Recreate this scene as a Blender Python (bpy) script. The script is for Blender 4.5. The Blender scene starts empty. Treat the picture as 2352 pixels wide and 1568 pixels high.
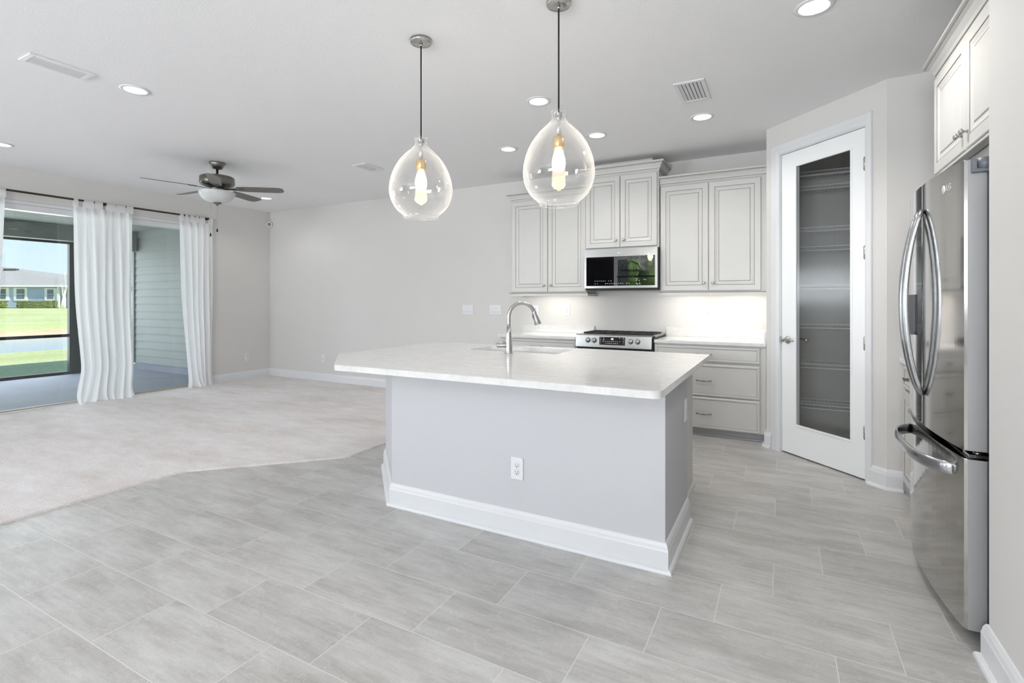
import bpy, bmesh, math, random
from mathutils import Matrix, Vector
random.seed(7)
S = bpy.context.scene
COL = S.collection
PI = math.pi

# ------------------------------------------------------------------ camera, sky, sun, fill light, exposure
FPX, HORIZON, YAW = 1160.0, 690.5, math.radians(28.1)
cam = bpy.data.cameras.new('camera')
cam.sensor_fit = 'HORIZONTAL'; cam.sensor_width = 36.0
cam.lens = 36.0 * FPX / 2352.0
cam.shift_y = -(784.0 - HORIZON) / 2352.0
cam.clip_end = 500; cam.clip_start = 0.05
cam_o = bpy.data.objects.new('camera', cam); COL.objects.link(cam_o)
cam_o.location = (0, 0, 1.26); cam_o.rotation_euler = (PI/2, 0, YAW)
S.camera = cam_o
vs = S.view_settings
S.display_settings.display_device = 'sRGB'
vs.view_transform = 'Standard'; vs.look = 'None'; vs.gamma = 1.0; vs.use_curve_mapping = False
vs.exposure = 0.28
cy = S.cycles
cy.use_denoising = True
cy.max_bounces = 14; cy.diffuse_bounces = 6; cy.glossy_bounces = 6; cy.transmission_bounces = 10; cy.transparent_max_bounces = 24
cy.sample_clamp_indirect = 6.0
cy.caustics_reflective = False

world = bpy.data.worlds.new('sky'); S.world = world; world.use_nodes = True
wn = world.node_tree; wn.nodes.clear()
w_out = wn.nodes.new('ShaderNodeOutputWorld'); w_bg = wn.nodes.new('ShaderNodeBackground')
w_tc = wn.nodes.new('ShaderNodeTexCoord'); w_sep = wn.nodes.new('ShaderNodeSeparateXYZ'); w_cr = wn.nodes.new('ShaderNodeValToRGB')
wn.links.new(w_tc.outputs['Generated'], w_sep.inputs[0]); wn.links.new(w_sep.outputs['Z'], w_cr.inputs[0])
e = w_cr.color_ramp.elements
e[0].position = 0.0; e[0].color = (0.74, 0.88, 1.0, 1)
e[1].position = 0.7; e[1].color = (0.22, 0.45, 0.85, 1)
k = e.new(0.18); k.color = (0.63, 0.82, 0.99, 1)
wn.links.new(w_cr.outputs[0], w_bg.inputs['Color']); w_bg.inputs['Strength'].default_value = 1.02
wn.links.new(w_bg.outputs[0], w_out.inputs['Surface'])

def add_light(name, kind, loc, energy, color=(1, 1, 1), direction=None, **kw):
    l = bpy.data.lights.new(name, kind); l.energy = energy; l.color = color
    for a, v in kw.items(): setattr(l, a, v)
    o = bpy.data.objects.new(name, l); COL.objects.link(o); o.location = loc
    if direction: o.rotation_euler = Vector(direction).to_track_quat('-Z', 'Y').to_euler()
    return o
add_light('sun', 'SUN', (10, 0, 20), 6.2, (1.0, 0.96, 0.9), (-0.74, -0.12, -0.66), angle=0.01)
# added area lights at two unseen rear windows, tilted up to fill the ceiling
FILL_TINT = (0.91, 0.937, 1.0)
add_light('fill_dining', 'AREA', (-0.95, -4.22, 1.62), 400, FILL_TINT, (0, 1, 2.2), shape='RECTANGLE', size=1.9, size_y=1.75)
add_light('fill_living', 'AREA', (-6.35, -4.22, 1.62), 170, FILL_TINT, (0, 1, 1.3), shape='RECTANGLE', size=1.9, size_y=1.75)
# added area light at the lanai screen, brightens lanai, siding and curtains
add_light('fill_lanai', 'AREA', (-11.7, 2.0, 1.3), 160, FILL_TINT, (1, 0, 0.0), shape='RECTANGLE', size=6.0, size_y=2.3)

# ------------------------------------------------------------------ materials
def lin(c):
    c = c / 255.0
    return c / 12.92 if c <= 0.04045 else ((c + 0.055) / 1.055) ** 2.4
def rgb(r, g, b): return (lin(r), lin(g), lin(b), 1.0)

class NT:
    def __init__(s, name):
        s.m = bpy.data.materials.new(name); s.m.use_nodes = True
        s.t = s.m.node_tree; s.n = s.t.nodes; s.l = s.t.links
        s.n.clear(); s.out = s.n.new('ShaderNodeOutputMaterial')
    def new(s, t, ins=None, **kw):
        n = s.n.new(t)
        for a, v in kw.items(): setattr(n, a, v)
        for key, v in (ins or {}).items(): s.set(n.inputs[key], v)
        return n
    def set(s, sock, v):
        if hasattr(v, 'is_linked') or hasattr(v, 'links'): s.l.new(v, sock)
        else: sock.default_value = v
    def math(s, op, a, b=0.0, c=0.0):
        n = s.new('ShaderNodeMath', operation=op)
        s.set(n.inputs[0], a); s.set(n.inputs[1], b); s.set(n.inputs[2], c)
        return n.outputs[0]
    def ramp(s, fac, stops):
        n = s.new('ShaderNodeValToRGB'); s.set(n.inputs[0], fac)
        el = n.color_ramp.elements
        el[0].position, el[0].color = stops[0]; el[1].position, el[1].color = stops[-1]
        for p, c in stops[1:-1]:
            x = el.new(p); x.color = c
        return n.outputs[0]
    def mix(s, fac, a, b, blend='MIX'):
        n = s.new('ShaderNodeMix', data_type='RGBA', blend_type=blend)
        s.set(n.inputs[0], fac); s.set(n.inputs[6], a); s.set(n.inputs[7], b)
        return n.outputs[2]
    def noise(s, vec, scale, detail=3.0, rough=0.55):
        n = s.new('ShaderNodeTexNoise', {'Scale': scale, 'Detail': detail, 'Roughness': rough})
        if vec is not None: s.l.new(vec, n.inputs['Vector'])
        return n.outputs['Fac']
    def pos(s): return s.new('ShaderNodeNewGeometry').outputs['Position']
    def scaled(s, vec, sc, off=(0, 0, 0)):
        n = s.new('ShaderNodeMapping'); s.l.new(vec, n.inputs['Vector'])
        n.inputs['Scale'].default_value = sc; n.inputs['Location'].default_value = off
        return n.outputs[0]
    def bsdf(s, color, rough, metal=0.0, normal=None, **kw):
        b = s.new('ShaderNodeBsdfPrincipled')
        s.set(b.inputs['Base Color'], color); s.set(b.inputs['Roughness'], rough); b.inputs['Metallic'].default_value = metal
        for key, v in kw.items(): s.set(b.inputs[key.replace('_', ' ')], v)
        if normal is not None: s.l.new(normal, b.inputs['Normal'])
        s.l.new(b.outputs[0], s.out.inputs[0])
        return b
    def bump(s, h, strength, dist):
        n = s.new('ShaderNodeBump', {'Strength': strength, 'Distance': dist}); s.l.new(h, n.inputs['Height'])
        return n.outputs[0]

def simple(name, color, rough=0.5, metal=0.0, var=0.0, vscale=3.0, bump=None, **kw):
    t = NT(name); p = t.pos()
    col = color
    if var:
        f = t.noise(p, vscale)
        d = tuple(c * (1 - var) for c in color[:3]) + (1,); l = tuple(min(1, c * (1 + var)) for c in color[:3]) + (1,)
        col = t.ramp(f, [(0.3, d), (0.7, l)])
    nrm = None
    if bump: nrm = t.bump(t.noise(p, bump[0], 2.0), bump[1], bump[2])
    t.bsdf(col, rough, metal, nrm, **kw)
    return t.m

M = {}
M['wall'] = simple('wall_paint', rgb(214, 212, 209), 0.7, var=0.012, vscale=2, bump=(160, 0.12, 0.002))
M['wall_out'] = simple('stucco_paint', rgb(140, 146, 138), 0.8, var=0.04, bump=(90, 0.3, 0.003))
M['ceiling'] = simple('ceiling_paint', rgb(240, 240, 241), 0.85, bump=(95, 0.35, 0.003))
M['trim'] = simple('trim_enamel', rgb(224, 225, 227), 0.32, var=0.01)
M['white_door'] = simple('door_enamel', rgb(244, 245, 246), 0.3, var=0.01)
M['cab'] = simple('cabinet_paint', rgb(204, 203, 200), 0.38, var=0.015, vscale=6)
M['glaze'] = simple('cabinet_glaze', rgb(140, 133, 124), 0.45, var=0.15, vscale=12)
M['island_wall'] = simple('island_wall_toned', rgb(199, 199, 202), 0.62, bump=(160, 0.1, 0.002))  # wall paint copy, cool light on the island front put into its colour
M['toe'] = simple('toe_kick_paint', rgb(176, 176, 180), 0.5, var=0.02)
M['plate'] = simple('plate_plastic', rgb(226, 227, 230), 0.3, var=0.008)
M['slot'] = simple('slot_dark', rgb(70, 68, 66), 0.6, var=0.05)
M['nickel'] = simple('brushed_nickel', rgb(190, 188, 185), 0.27, 1.0, var=0.04, vscale=30)
M['nickel_dark'] = simple('fan_nickel', rgb(128, 124, 118), 0.36, 1.0, var=0.05, vscale=20)
M['blade'] = simple('fan_blade', rgb(118, 114, 109), 0.42, 0.35, var=0.05, vscale=14)
M['black'] = simple('black_gloss', rgb(12, 12, 14), 0.02, var=0.1, IOR=2.3)
M['black_matte'] = simple('black_matte', rgb(22, 22, 24), 0.55, var=0.1, vscale=20)
M['cord'] = simple('cord_black', rgb(12, 12, 12), 0.6, var=0.1, vscale=40)
M['rod'] = simple('rod_bronze', rgb(78, 68, 56), 0.35, 0.8, var=0.08, vscale=20)
M['fridge_body'] = simple('fridge_body_dark', rgb(38, 44, 54), 0.3, 0.4, var=0.06)
M['hinge_grey'] = simple('hinge_grey', rgb(112, 116, 124), 0.45, 0.1, var=0.04)
M['concrete'] = simple('lanai_concrete', rgb(152, 156, 168), 0.75, var=0.07, vscale=1.6, bump=(60, 0.2, 0.002))
M['screen_frame'] = simple('screen_frame_bronze', rgb(40, 42, 40), 0.5, 0.3, var=0.15, vscale=9)
M['dirt'] = simple('pond_bank_dirt', rgb(200, 172, 140), 0.95, var=0.12, vscale=1.5)
M['roof'] = simple('shingle_roof', rgb(158, 153, 148), 0.9, var=0.12, vscale=5)
M['house_white'] = simple('house_white_trim', rgb(235, 235, 232), 0.6, var=0.02)
M['hedge'] = simple('hedge_leaves', rgb(112, 126, 62), 0.8, var=0.35, vscale=6, bump=(12, 0.8, 0.1))
M['tree'] = simple('tree_leaves', rgb(150, 178, 110), 0.75, var=0.5, vscale=5, bump=(10, 0.8, 0.1))
M['bark'] = simple('tree_bark', rgb(110, 96, 80), 0.9, var=0.2, vscale=8)
M['wire'] = simple('wire_shelf_white', rgb(240, 240, 240), 0.3, var=0.01)
M['pantry'] = simple('pantry_paint', rgb(196, 194, 188), 0.8, var=0.015)
M['dark_box_paint'] = simple('dark_box_paint', rgb(60, 62, 66), 0.8, var=0.03)
M['sink'] = simple('sink_composite', rgb(226, 227, 228), 0.25, var=0.02, vscale=10)
M['mark'] = simple('printed_mark', rgb(205, 208, 210), 0.5, var=0.02)
M['logo'] = simple('logo_silver', rgb(236, 236, 234), 0.3, 0.2, var=0.02)
M['brass'] = simple('socket_brass', rgb(205, 176, 130), 0.35, 0.6, var=0.05, vscale=40)

def emission(name, color, strength):
    t = NT(name); em = t.new('ShaderNodeEmission', {'Color': color, 'Strength': strength})
    t.l.new(em.outputs[0], t.out.inputs[0]); return t.m
M['lens'] = emission('lamp_lens', (1, 0.98, 0.95, 1), 14)
M['bulb'] = emission('bulb_glow', (1, 0.80, 0.52, 1), 9)
M['led'] = emission('led_strip', (1, 0.93, 0.82, 1), 8)
M['digit'] = emission('clock_digits', (0.85, 0.93, 1, 1), 2.0)

def brushed(name, color, rough, axis):
    t = NT(name); p = t.pos()
    sc = {'z': (60, 60, 1.5), 'y': (60, 2, 160), 'x': (2, 60, 160)}[axis]
    f = t.noise(t.scaled(p, sc), 4.0, 4.0)
    col = t.ramp(f, [(0.3, tuple(c * 0.94 for c in color[:3]) + (1,)), (0.7, color)])
    r = t.math('MULTIPLY_ADD', f, 0.1, rough - 0.05)
    t.bsdf(col, r, 1.0)
    return t.m
M['steel'] = brushed('stainless_steel', rgb(170, 169, 168), 0.24, 'x')
M['fridge_steel'] = brushed('fridge_steel', rgb(186, 184, 181), 0.09, 'z')
M['fridge_side'] = simple('fridge_side_satin', rgb(168, 168, 168), 0.4, 0.35, var=0.02)
M['handle_steel'] = simple('handle_steel', rgb(190, 192, 196), 0.2, 1.0, var=0.02)

def clear_glass(name, tint, f0=0.05, gain=0.9, rough=0.0, haze=None):
    t = NT(name)
    tr = t.new('ShaderNodeBsdfTransparent', {'Color': tint})
    gl = t.new('ShaderNodeBsdfGlossy', {'Color': (1, 1, 1, 1), 'Roughness': rough})
    lw = t.new('ShaderNodeLayerWeight', {'Blend': 0.5})
    p5 = t.math('POWER', lw.outputs['Facing'], 4.0)
    fac = t.math('MULTIPLY_ADD', p5, gain, f0)
    mx = t.new('ShaderNodeMixShader'); t.set(mx.inputs[0], fac); t.l.new(tr.outputs[0], mx.inputs[1]); t.l.new(gl.outputs[0], mx.inputs[2])
    sh = mx.outputs[0]
    if haze:  # white mixed in, strongest at glancing edges, in place of glass reflections
        df = t.new('ShaderNodeBsdfTranslucent', {'Color': (1, 1, 1, 1)})
        dd = t.new('ShaderNodeBsdfDiffuse', {'Color': (1, 1, 1, 1)})
        ad = t.new('ShaderNodeMixShader', {0: 0.5}); t.l.new(df.outputs[0], ad.inputs[1]); t.l.new(dd.outputs[0], ad.inputs[2])
        hf = t.math('MULTIPLY_ADD', t.math('POWER', lw.outputs['Facing'], 3.0), haze[1], haze[0])
        m2 = t.new('ShaderNodeMixShader'); t.set(m2.inputs[0], hf); t.l.new(sh, m2.inputs[1]); t.l.new(ad.outputs[0], m2.inputs[2]); sh = m2.outputs[0]
    t.l.new(sh, t.out.inputs[0])
    return t.m
M['pane'] = clear_glass('door_glass', (0.93, 0.955, 0.945, 1), 0.04, 0.5)
M['pendant'] = clear_glass('pendant_glass', (0.975, 0.975, 0.975, 1), 0.042, 0.9, 0.01, haze=(0.014, 0.8))
M['window_pane'] = clear_glass('window_glass', (0.97, 0.99, 0.98, 1), 0.03, 0.4)

def reeded():
    t = NT('reeded_glass')
    fc = t.new('ShaderNodeLayerWeight', {'Blend': 0.5}).outputs['Facing']
    tr = t.new('ShaderNodeBsdfTransparent', {'Color': t.ramp(fc, [(0.1, (0.92, 0.93, 0.94, 1)), (0.42, (0.72, 0.74, 0.75, 1)), (0.7, (0.46, 0.48, 0.49, 1))])})  # tint darkens off-face to imitate refraction by the ribs
    gl = t.new('ShaderNodeBsdfGlossy', {'Color': (0.9, 0.93, 0.95, 1), 'Roughness': 0.12})
    lw = t.new('ShaderNodeLayerWeight', {'Blend': 0.4})
    fac = t.math('MULTIPLY_ADD', lw.outputs['Fresnel'], 0.20, 0.02)
    mx = t.new('ShaderNodeMixShader'); t.set(mx.inputs[0], fac); t.l.new(tr.outputs[0], mx.inputs[1]); t.l.new(gl.outputs[0], mx.inputs[2])
    t.l.new(mx.outputs[0], t.out.inputs[0]); return t.m
M['reeded'] = reeded()

def bowl_glass():
    t = NT('alabaster_glass'); p = t.pos()
    f = t.noise(p, 9.0)
    col = t.ramp(f, [(0.3, rgb(196, 199, 200)), (0.7, rgb(214, 217, 218))])
    t.bsdf(col, 0.3, 0.0, None, Subsurface_Weight=0.15)
    return t.m
M['bowl'] = bowl_glass()

def curtain_mat():
    t = NT('sheer_cotton'); p = t.pos()
    w = t.noise(t.scaled(p, (1, 1, 1)), 420.0, 1.0)
    nrm = t.bump(w, 0.15, 0.001)
    d = t.new('ShaderNodeBsdfDiffuse', {'Color': rgb(252, 251, 249), 'Roughness': 0.3}); t.l.new(nrm, d.inputs['Normal'])
    tl = t.new('ShaderNodeBsdfTranslucent', {'Color': rgb(250, 251, 254)})
    mx = t.new('ShaderNodeMixShader', {0: 0.5}); t.l.new(d.outputs[0], mx.inputs[1]); t.l.new(tl.outputs[0], mx.inputs[2])
    t.l.new(mx.outputs[0], t.out.inputs[0]); return t.m
M['curtain'] = curtain_mat()

def tile_mat():
    t = NT('stone_look_tile'); p = t.pos()
    sep = t.new('ShaderNodeSeparateXYZ'); t.l.new(p, sep.inputs[0])
    x, y = sep.outputs[0], sep.outputs[1]
    PW, PL, G = 0.3023, 0.605, 0.0018
    v = t.math('DIVIDE', t.math('SUBTRACT', y, 0.911), PW)
    row = t.math('FLOOR', v)
    sh = t.math('MULTIPLY', t.math('FLOORED_MODULO', row, 3.0), PL / 3.0)
    u = t.math('DIVIDE', t.math('SUBTRACT', t.math('ADD', x, 0.437), sh), PL)
    colm = t.math('FLOOR', u)
    fu, fv = t.math('FRACT', u), t.math('FRACT', v)
    du = t.math('MULTIPLY', t.math('MINIMUM', fu, t.math('SUBTRACT', 1.0, fu)), PL)
    dv = t.math('MULTIPLY', t.math('MINIMUM', fv, t.math('SUBTRACT', 1.0, fv)), PW)
    d = t.math('MINIMUM', du, dv)
    grout = t.math('LESS_THAN', d, G)
    cid = t.new('ShaderNodeCombineXYZ'); t.l.new(colm, cid.inputs[0]); t.l.new(row, cid.inputs[1])
    wn_ = t.new('ShaderNodeTexWhiteNoise', noise_dimensions='3D'); t.l.new(cid.outputs[0], wn_.inputs['Vector'])
    rnd = wn_.outputs['Value']
    off = t.new('ShaderNodeVectorMath', operation='MULTIPLY_ADD'); t.l.new(wn_.outputs['Color'], off.inputs[0])
    off.inputs[1].default_value = (40, 40, 40); t.l.new(p, off.inputs[2])
    pv = off.outputs[0]
    big = t.noise(t.scaled(pv, (1.3, 4.2, 1)), 2.2, 5.0, 0.6)
    streak = t.noise(t.scaled(pv, (2.2, 26, 1)), 2.0, 4.0, 0.65)
    fine = t.noise(t.scaled(pv, (40, 130, 1)), 2.0, 2.0)
    base = t.ramp(big, [(0.34, rgb(156, 153, 149)), (0.5, rgb(182, 180, 177)), (0.66, rgb(200, 199, 198))])
    c1 = t.mix(0.32, base, t.ramp(streak, [(0.34, rgb(152, 147, 140)), (0.52, rgb(188, 186, 182)), (0.75, rgb(206, 205, 202))]))
    c2 = t.mix(0.18, c1, t.ramp(fine, [(0.35, rgb(170, 166, 160)), (0.65, rgb(206, 204, 200))]))
    hs = t.new('ShaderNodeHueSaturation'); t.l.new(c2, hs.inputs['Color'])
    t.set(hs.inputs['Value'], t.math('MULTIPLY_ADD', rnd, 0.12, 0.985))
    # pale veins
    vn = t.noise(t.scaled(pv, (2.2, 3.4, 1), (3, 7, 0)), 3.0, 6.0, 0.6)
    vein = t.ramp(t.math('ABSOLUTE', t.math('SUBTRACT', vn, 0.5)), [(0.0, (1, 1, 1, 1)), (0.012, (0, 0, 0, 1))])
    c3 = t.mix(t.math('MULTIPLY', vein, 0.3), hs.outputs[0], rgb(222, 220, 216))
    vd = t.noise(t.scaled(pv, (1.6, 6.0, 1), (11, 2, 0)), 2.6, 6.0, 0.65)
    veind = t.ramp(t.math('ABSOLUTE', t.math('SUBTRACT', vd, 0.62)), [(0.0, (1, 1, 1, 1)), (0.01, (0, 0, 0, 1))])
    c3 = t.mix(t.math('MULTIPLY', veind, 0.3), c3, rgb(140, 130, 118))
    col = t.mix(grout, c3, rgb(214, 211, 206))
    rough = t.math('MULTIPLY_ADD', streak, 0.12, 0.28)
    rough = t.math('ADD', rough, t.math('MULTIPLY', grout, 0.3))
    h = t.math('ADD', t.math('MULTIPLY', t.math('SUBTRACT', 1.0, grout), 1.0), t.math('MULTIPLY', streak, 0.12))
    t.bsdf(col, rough, 0.0, t.bump(h, 0.35, 0.0015))
    return t.m
M['tile'] = tile_mat()

def carpet_mat():
    t = NT('cut_pile_carpet'); p = t.pos()
    big = t.noise(t.scaled(p, (0.55, 1.5, 1)), 1.6, 5.0, 0.6)
    mid = t.noise(t.scaled(p, (2.0, 5.0, 1)), 2.0, 4.0, 0.6)
    fine = t.noise(p, 130.0, 3.0, 0.75)
    base = t.ramp(big, [(0.34, rgb(194, 182, 173)), (0.5, rgb(224, 218, 216)), (0.64, rgb(238, 235, 236))])
    c1 = t.mix(0.4, base, t.ramp(mid, [(0.34, rgb(200, 188, 179)), (0.62, rgb(238, 234, 235))]))
    c2 = t.mix(0.35, c1, t.ramp(fine, [(0.36, rgb(184, 177, 172)), (0.6, rgb(244, 240, 239))]))
    h = t.math('ADD', fine, t.math('MULTIPLY', t.noise(p, 90.0, 2.0), 0.8))
    t.bsdf(c2, 0.95, 0.0, t.bump(h, 0.7, 0.006), Sheen_Weight=0.25)
    return t.m
M['carpet'] = carpet_mat()

def quartz():
    t = NT('white_quartz'); p = t.pos()
    streak = t.noise(t.scaled(p, (3.0, 16, 3)), 2.2, 5.0, 0.6)
    sp = t.noise(p, 150.0, 2.0, 0.6)
    cl = t.noise(p, 26.0, 4.0, 0.6)
    c = t.ramp(streak, [(0.3, rgb(210, 209, 206)), (0.65, rgb(228, 228, 226))])
    c = t.mix(0.22, c, t.ramp(sp, [(0.35, rgb(206, 204, 200)), (0.6, rgb(238, 238, 237))]))
    c = t.mix(0.2, c, t.ramp(cl, [(0.35, rgb(212, 211, 209)), (0.6, rgb(238, 238, 238))]))
    t.bsdf(c, 0.1, 0.0)
    return t.m
M['quartz'] = quartz()

def grass_mat():
    t = NT('lawn_grass'); p = t.pos()
    big = t.noise(t.scaled(p, (0.4, 0.15, 1)), 1.0, 4.0)
    fine = t.noise(p, 14.0, 4.0, 0.7)
    c = t.ramp(big, [(0.35, rgb(166, 174, 98)), (0.55, rgb(190, 194, 132)), (0.72, rgb(208, 204, 158))])
    c = t.mix(0.45, c, t.ramp(fine, [(0.35, rgb(138, 152, 84)), (0.65, rgb(224, 226, 180))]))
    t.bsdf(c, 0.9, 0.0, t.bump(fine, 0.8, 0.05))
    return t.m
M['grass'] = grass_mat()

def water_mat():
    t = NT('pond_water'); p = t.pos()
    f = t.noise(t.scaled(p, (3.0, 0.8, 1)), 1.5, 3.0)
    t.bsdf(rgb(140, 165, 185), 0.12, 0.0, t.bump(f, 0.25, 0.05))
    return t.m
M['water'] = water_mat()

def siding_mat(name, c, pitch):
    t = NT(name); p = t.pos()
    sep = t.new('ShaderNodeSeparateXYZ'); t.l.new(p, sep.inputs[0])
    f = t.noise(t.scaled(p, (2, 2, 12)), 2.0, 3.0)
    cc = t.ramp(f, [(0.3, tuple(v * 0.96 for v in c[:3]) + (1,)), (0.7, c)])
    fr = t.math('FRACT', t.math('DIVIDE', sep.outputs[2], pitch))
    t.bsdf(cc, 0.6, 0.0, t.bump(fr, 0.5, 0.02))
    return t.m
M['siding'] = siding_mat('grey_green_siding', rgb(156, 162, 160), 5.0)
M['house_blue'] = siding_mat('blue_siding', rgb(168, 186, 212), 0.2)
M['house_glass'] = simple('house_window_glass', rgb(96, 110, 120), 0.1, var=0.1)

# ------------------------------------------------------------------ mesh helpers
def frame(o, xd, out):
    """local x along xd, local y outward, local z up"""
    xd = Vector(xd).normalized(); out = Vector(out).normalized()
    m = Matrix.Identity(4)
    up = Vector((0, 0, 1))
    for i in range(3):
        m[i][0] = xd[i]; m[i][1] = out[i]; m[i][2] = up[i]; m[i][3] = o[i]
    return m

class B:
    def __init__(s): s.bm = bmesh.new()
    def _f(s, vs_, m, smooth=False):
        try: f = s.bm.faces.new(vs_)
        except ValueError: return None
        f.material_index = m; f.smooth = smooth; return f
    def box(s, x0, x1, y0, y1, z0, z1, m=0, bev=0.0, T=None, seg=2):
        co = [(x, y, z) for z in (min(z0, z1), max(z0, z1)) for y in (min(y0, y1), max(y0, y1)) for x in (min(x0, x1), max(x0, x1))]
        v = [s.bm.verts.new(T @ Vector(c) if T else c) for c in co]
        fs = [s._f([v[i] for i in q], m) for q in ((0, 2, 3, 1), (4, 5, 7, 6), (0, 1, 5, 4), (2, 6, 7, 3), (0, 4, 6, 2), (1, 3, 7, 5))]
        if bev:
            ed = list({e_ for f in fs for e_ in f.edges})
            r = bmesh.ops.bevel(s.bm, geom=ed, offset=bev, segments=seg, affect='EDGES', profile=0.5, clamp_overlap=True)
            for f in r['faces']: f.material_index = m
        return s
    def lathe(s, prof, T=None, seg=32, m=0, smooth=True, cap=(False, False)):
        """profile (radius, height) about local z"""
        rings = []
        for r, h in prof:
            if r < 1e-6:
                c = Vector((0, 0, h)); rings.append([s.bm.verts.new(T @ c if T else c)])
            else:
                ring = []
                for i in range(seg):
                    a = 2 * PI * i / seg; c = Vector((r * math.cos(a), r * math.sin(a), h))
                    ring.append(s.bm.verts.new(T @ c if T else c))
                rings.append(ring)
        for j in range(len(rings) - 1):
            a, b = rings[j], rings[j + 1]
            mm = m[j] if isinstance(m, (list, tuple)) else m
            for i in range(seg):
                k2 = (i + 1) % seg
                if len(a) == 1 and len(b) == 1: continue
                if len(a) == 1: s._f([a[0], b[k2], b[i]], mm, smooth)
                elif len(b) == 1: s._f([a[i], a[k2], b[0]], mm, smooth)
                else: s._f([a[i], a[k2], b[k2], b[i]], mm, smooth)
        m0 = m[0] if isinstance(m, (list, tuple)) else m
        if cap[0] and len(rings[0]) > 1: s._f(list(reversed(rings[0])), m0)
        if cap[1] and len(rings[-1]) > 1: s._f(rings[-1], m0)
        return s
    def tube(s, pts, r, seg=12, m=0, T=None, flat=(1.0, 1.0), up=None):
        pts = [Vector(p) for p in pts]
        n = len(pts); rings = []
        prev = None
        for i, p in enumerate(pts):
            d = (pts[min(i + 1, n - 1)] - pts[max(i - 1, 0)]).normalized()
            if prev is None:
                ref = Vector(up) if up else (Vector((0, 0, 1)) if abs(d.z) < 0.9 else Vector((1, 0, 0)))
                a = ref.cross(d).normalized()
            else:
                a = (prev - d * prev.dot(d)).normalized()
            prev = a; b = d.cross(a)
            rr = r[i] if isinstance(r, (list, tuple)) else r
            ring = []
            for j in range(seg):
                t = 2 * PI * j / seg
                c = p + a * (rr * flat[0] * math.cos(t)) + b * (rr * flat[1] * math.sin(t))
                ring.append(s.bm.verts.new(T @ c if T else c))
            rings.append(ring)
        for i in range(n - 1):
            for j in range(seg):
                k2 = (j + 1) % seg
                s._f([rings[i][j], rings[i][k2], rings[i + 1][k2], rings[i + 1][j]], m, True)
        s._f(list(reversed(rings[0])), m); s._f(rings[-1], m)
        return s
    def prism(s, poly, z0, z1, m=0, bev=0.0, seg=3, T=None, rnd=None):
        a = [s.bm.verts.new(T @ Vector((x, y, z0)) if T else (x, y, z0)) for x, y in poly]
        b = [s.bm.verts.new(T @ Vector((x, y, z1)) if T else (x, y, z1)) for x, y in poly]
        f0 = s._f(list(reversed(a)), m); f1 = s._f(b, m); fs = [f0, f1]
        n = len(poly)
        for i in range(n): fs.append(s._f([a[i], a[(i + 1) % n], b[(i + 1) % n], b[i]], m))
        if bev:
            ed = [e_ for e_ in f1.edges] + [e_ for e_ in f0.edges]
            r = bmesh.ops.bevel(s.bm, geom=ed, offset=bev, segments=seg, affect='EDGES', profile=0.5, clamp_overlap=True)
            for f in r['faces']: f.material_index = m; f.smooth = True
        return s
    def sweep(s, path, prof, m=0, cap=True, closed=False, smooth=False):
        """profile (offset to the right of travel, z) along a 2D path, mitred"""
        P = [Vector(p) for p in path]; n = len(P); rings = []
        for i in range(n):
            ds = []
            if closed or i > 0: ds.append((P[i] - P[i - 1]).normalized())
            if closed or i < n - 1: ds.append((P[(i + 1) % n] - P[i]).normalized())
            ns = [Vector((d.y, -d.x)) for d in ds]
            if len(ns) == 2:
                q = ns[0] + ns[1]; q = q / max(1e-6, (1 + ns[0].dot(ns[1])))
            else: q = ns[0]
            rings.append([s.bm.verts.new((P[i].x + q.x * o, P[i].y + q.y * o, z)) for o, z in prof])
        for i in range(n if closed else n - 1):
            a, b = rings[i], rings[(i + 1) % n]
            for j in range(len(prof) - 1):
                mm = m[j] if isinstance(m, (list, tuple)) else m
                s._f([a[j], b[j], b[j + 1], a[j + 1]], mm, smooth)
        if cap and not closed:
            m0 = 0
            s._f(list(reversed(rings[0])), m0); s._f(rings[-1], m0)
        return s
    def panel(s, T, w, h, rings):
        """concentric rectangular rings: (inset, out, material of strip to the next ring); last ring is capped"""
        loops = []
        for ins, out, mm in rings:
            loops.append([s.bm.verts.new(T @ Vector(c)) for c in ((ins, out, ins), (w - ins, out, ins), (w - ins, out, h - ins), (ins, out, h - ins))])
        for i in range(len(loops) - 1):
            for j in range(4):
                k2 = (j + 1) % 4
                s._f([loops[i][j], loops[i][k2], loops[i + 1][k2], loops[i + 1][j]], rings[i][2])
        s._f(loops[-1], rings[-1][2])
        return s
    def quad(s, pts, m=0):
        s._f([s.bm.verts.new(p) for p in pts], m); return s
    def blob(s, c, r, m=0, sub=2, jit=0.2, sc=(1, 1, 1)):
        r_ = bmesh.ops.create_icosphere(s.bm, subdivisions=sub, radius=1.0)
        for v in r_['verts']:
            f = 1 + random.uniform(-jit, jit)
            v.co = Vector((c[0] + v.co.x * r * sc[0] * f, c[1] + v.co.y * r * sc[1] * f, c[2] + v.co.z * r * sc[2] * f))
        for f in {f for v in r_['verts'] for f in v.link_faces}: f.material_index = m; f.smooth = True
        return s
    def done(s, name, mats, parent=None, recalc=True):
        if recalc: bmesh.ops.recalc_face_normals(s.bm, faces=s.bm.faces[:])
        me = bpy.data.meshes.new(name)
        base = Vector((0, 0, 0))
        if parent is not None:
            q = parent
            while q is not None: base += Vector(q.location); q = q.parent
        else:
            xs = [v.co.x for v in s.bm.verts]; ys = [v.co.y for v in s.bm.verts]; zs = [v.co.z for v in s.bm.verts]
            base = Vector(((min(xs) + max(xs)) / 2, (min(ys) + max(ys)) / 2, min(zs)))
        for v in s.bm.verts: v.co -= base
        s.bm.to_mesh(me); s.bm.free()
        if not isinstance(mats, (list, tuple)): mats = [mats]
        for mm in mats: me.materials.append(M[mm] if isinstance(mm, str) else mm)
        o = bpy.data.objects.new(name, me); COL.objects.link(o)
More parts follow.
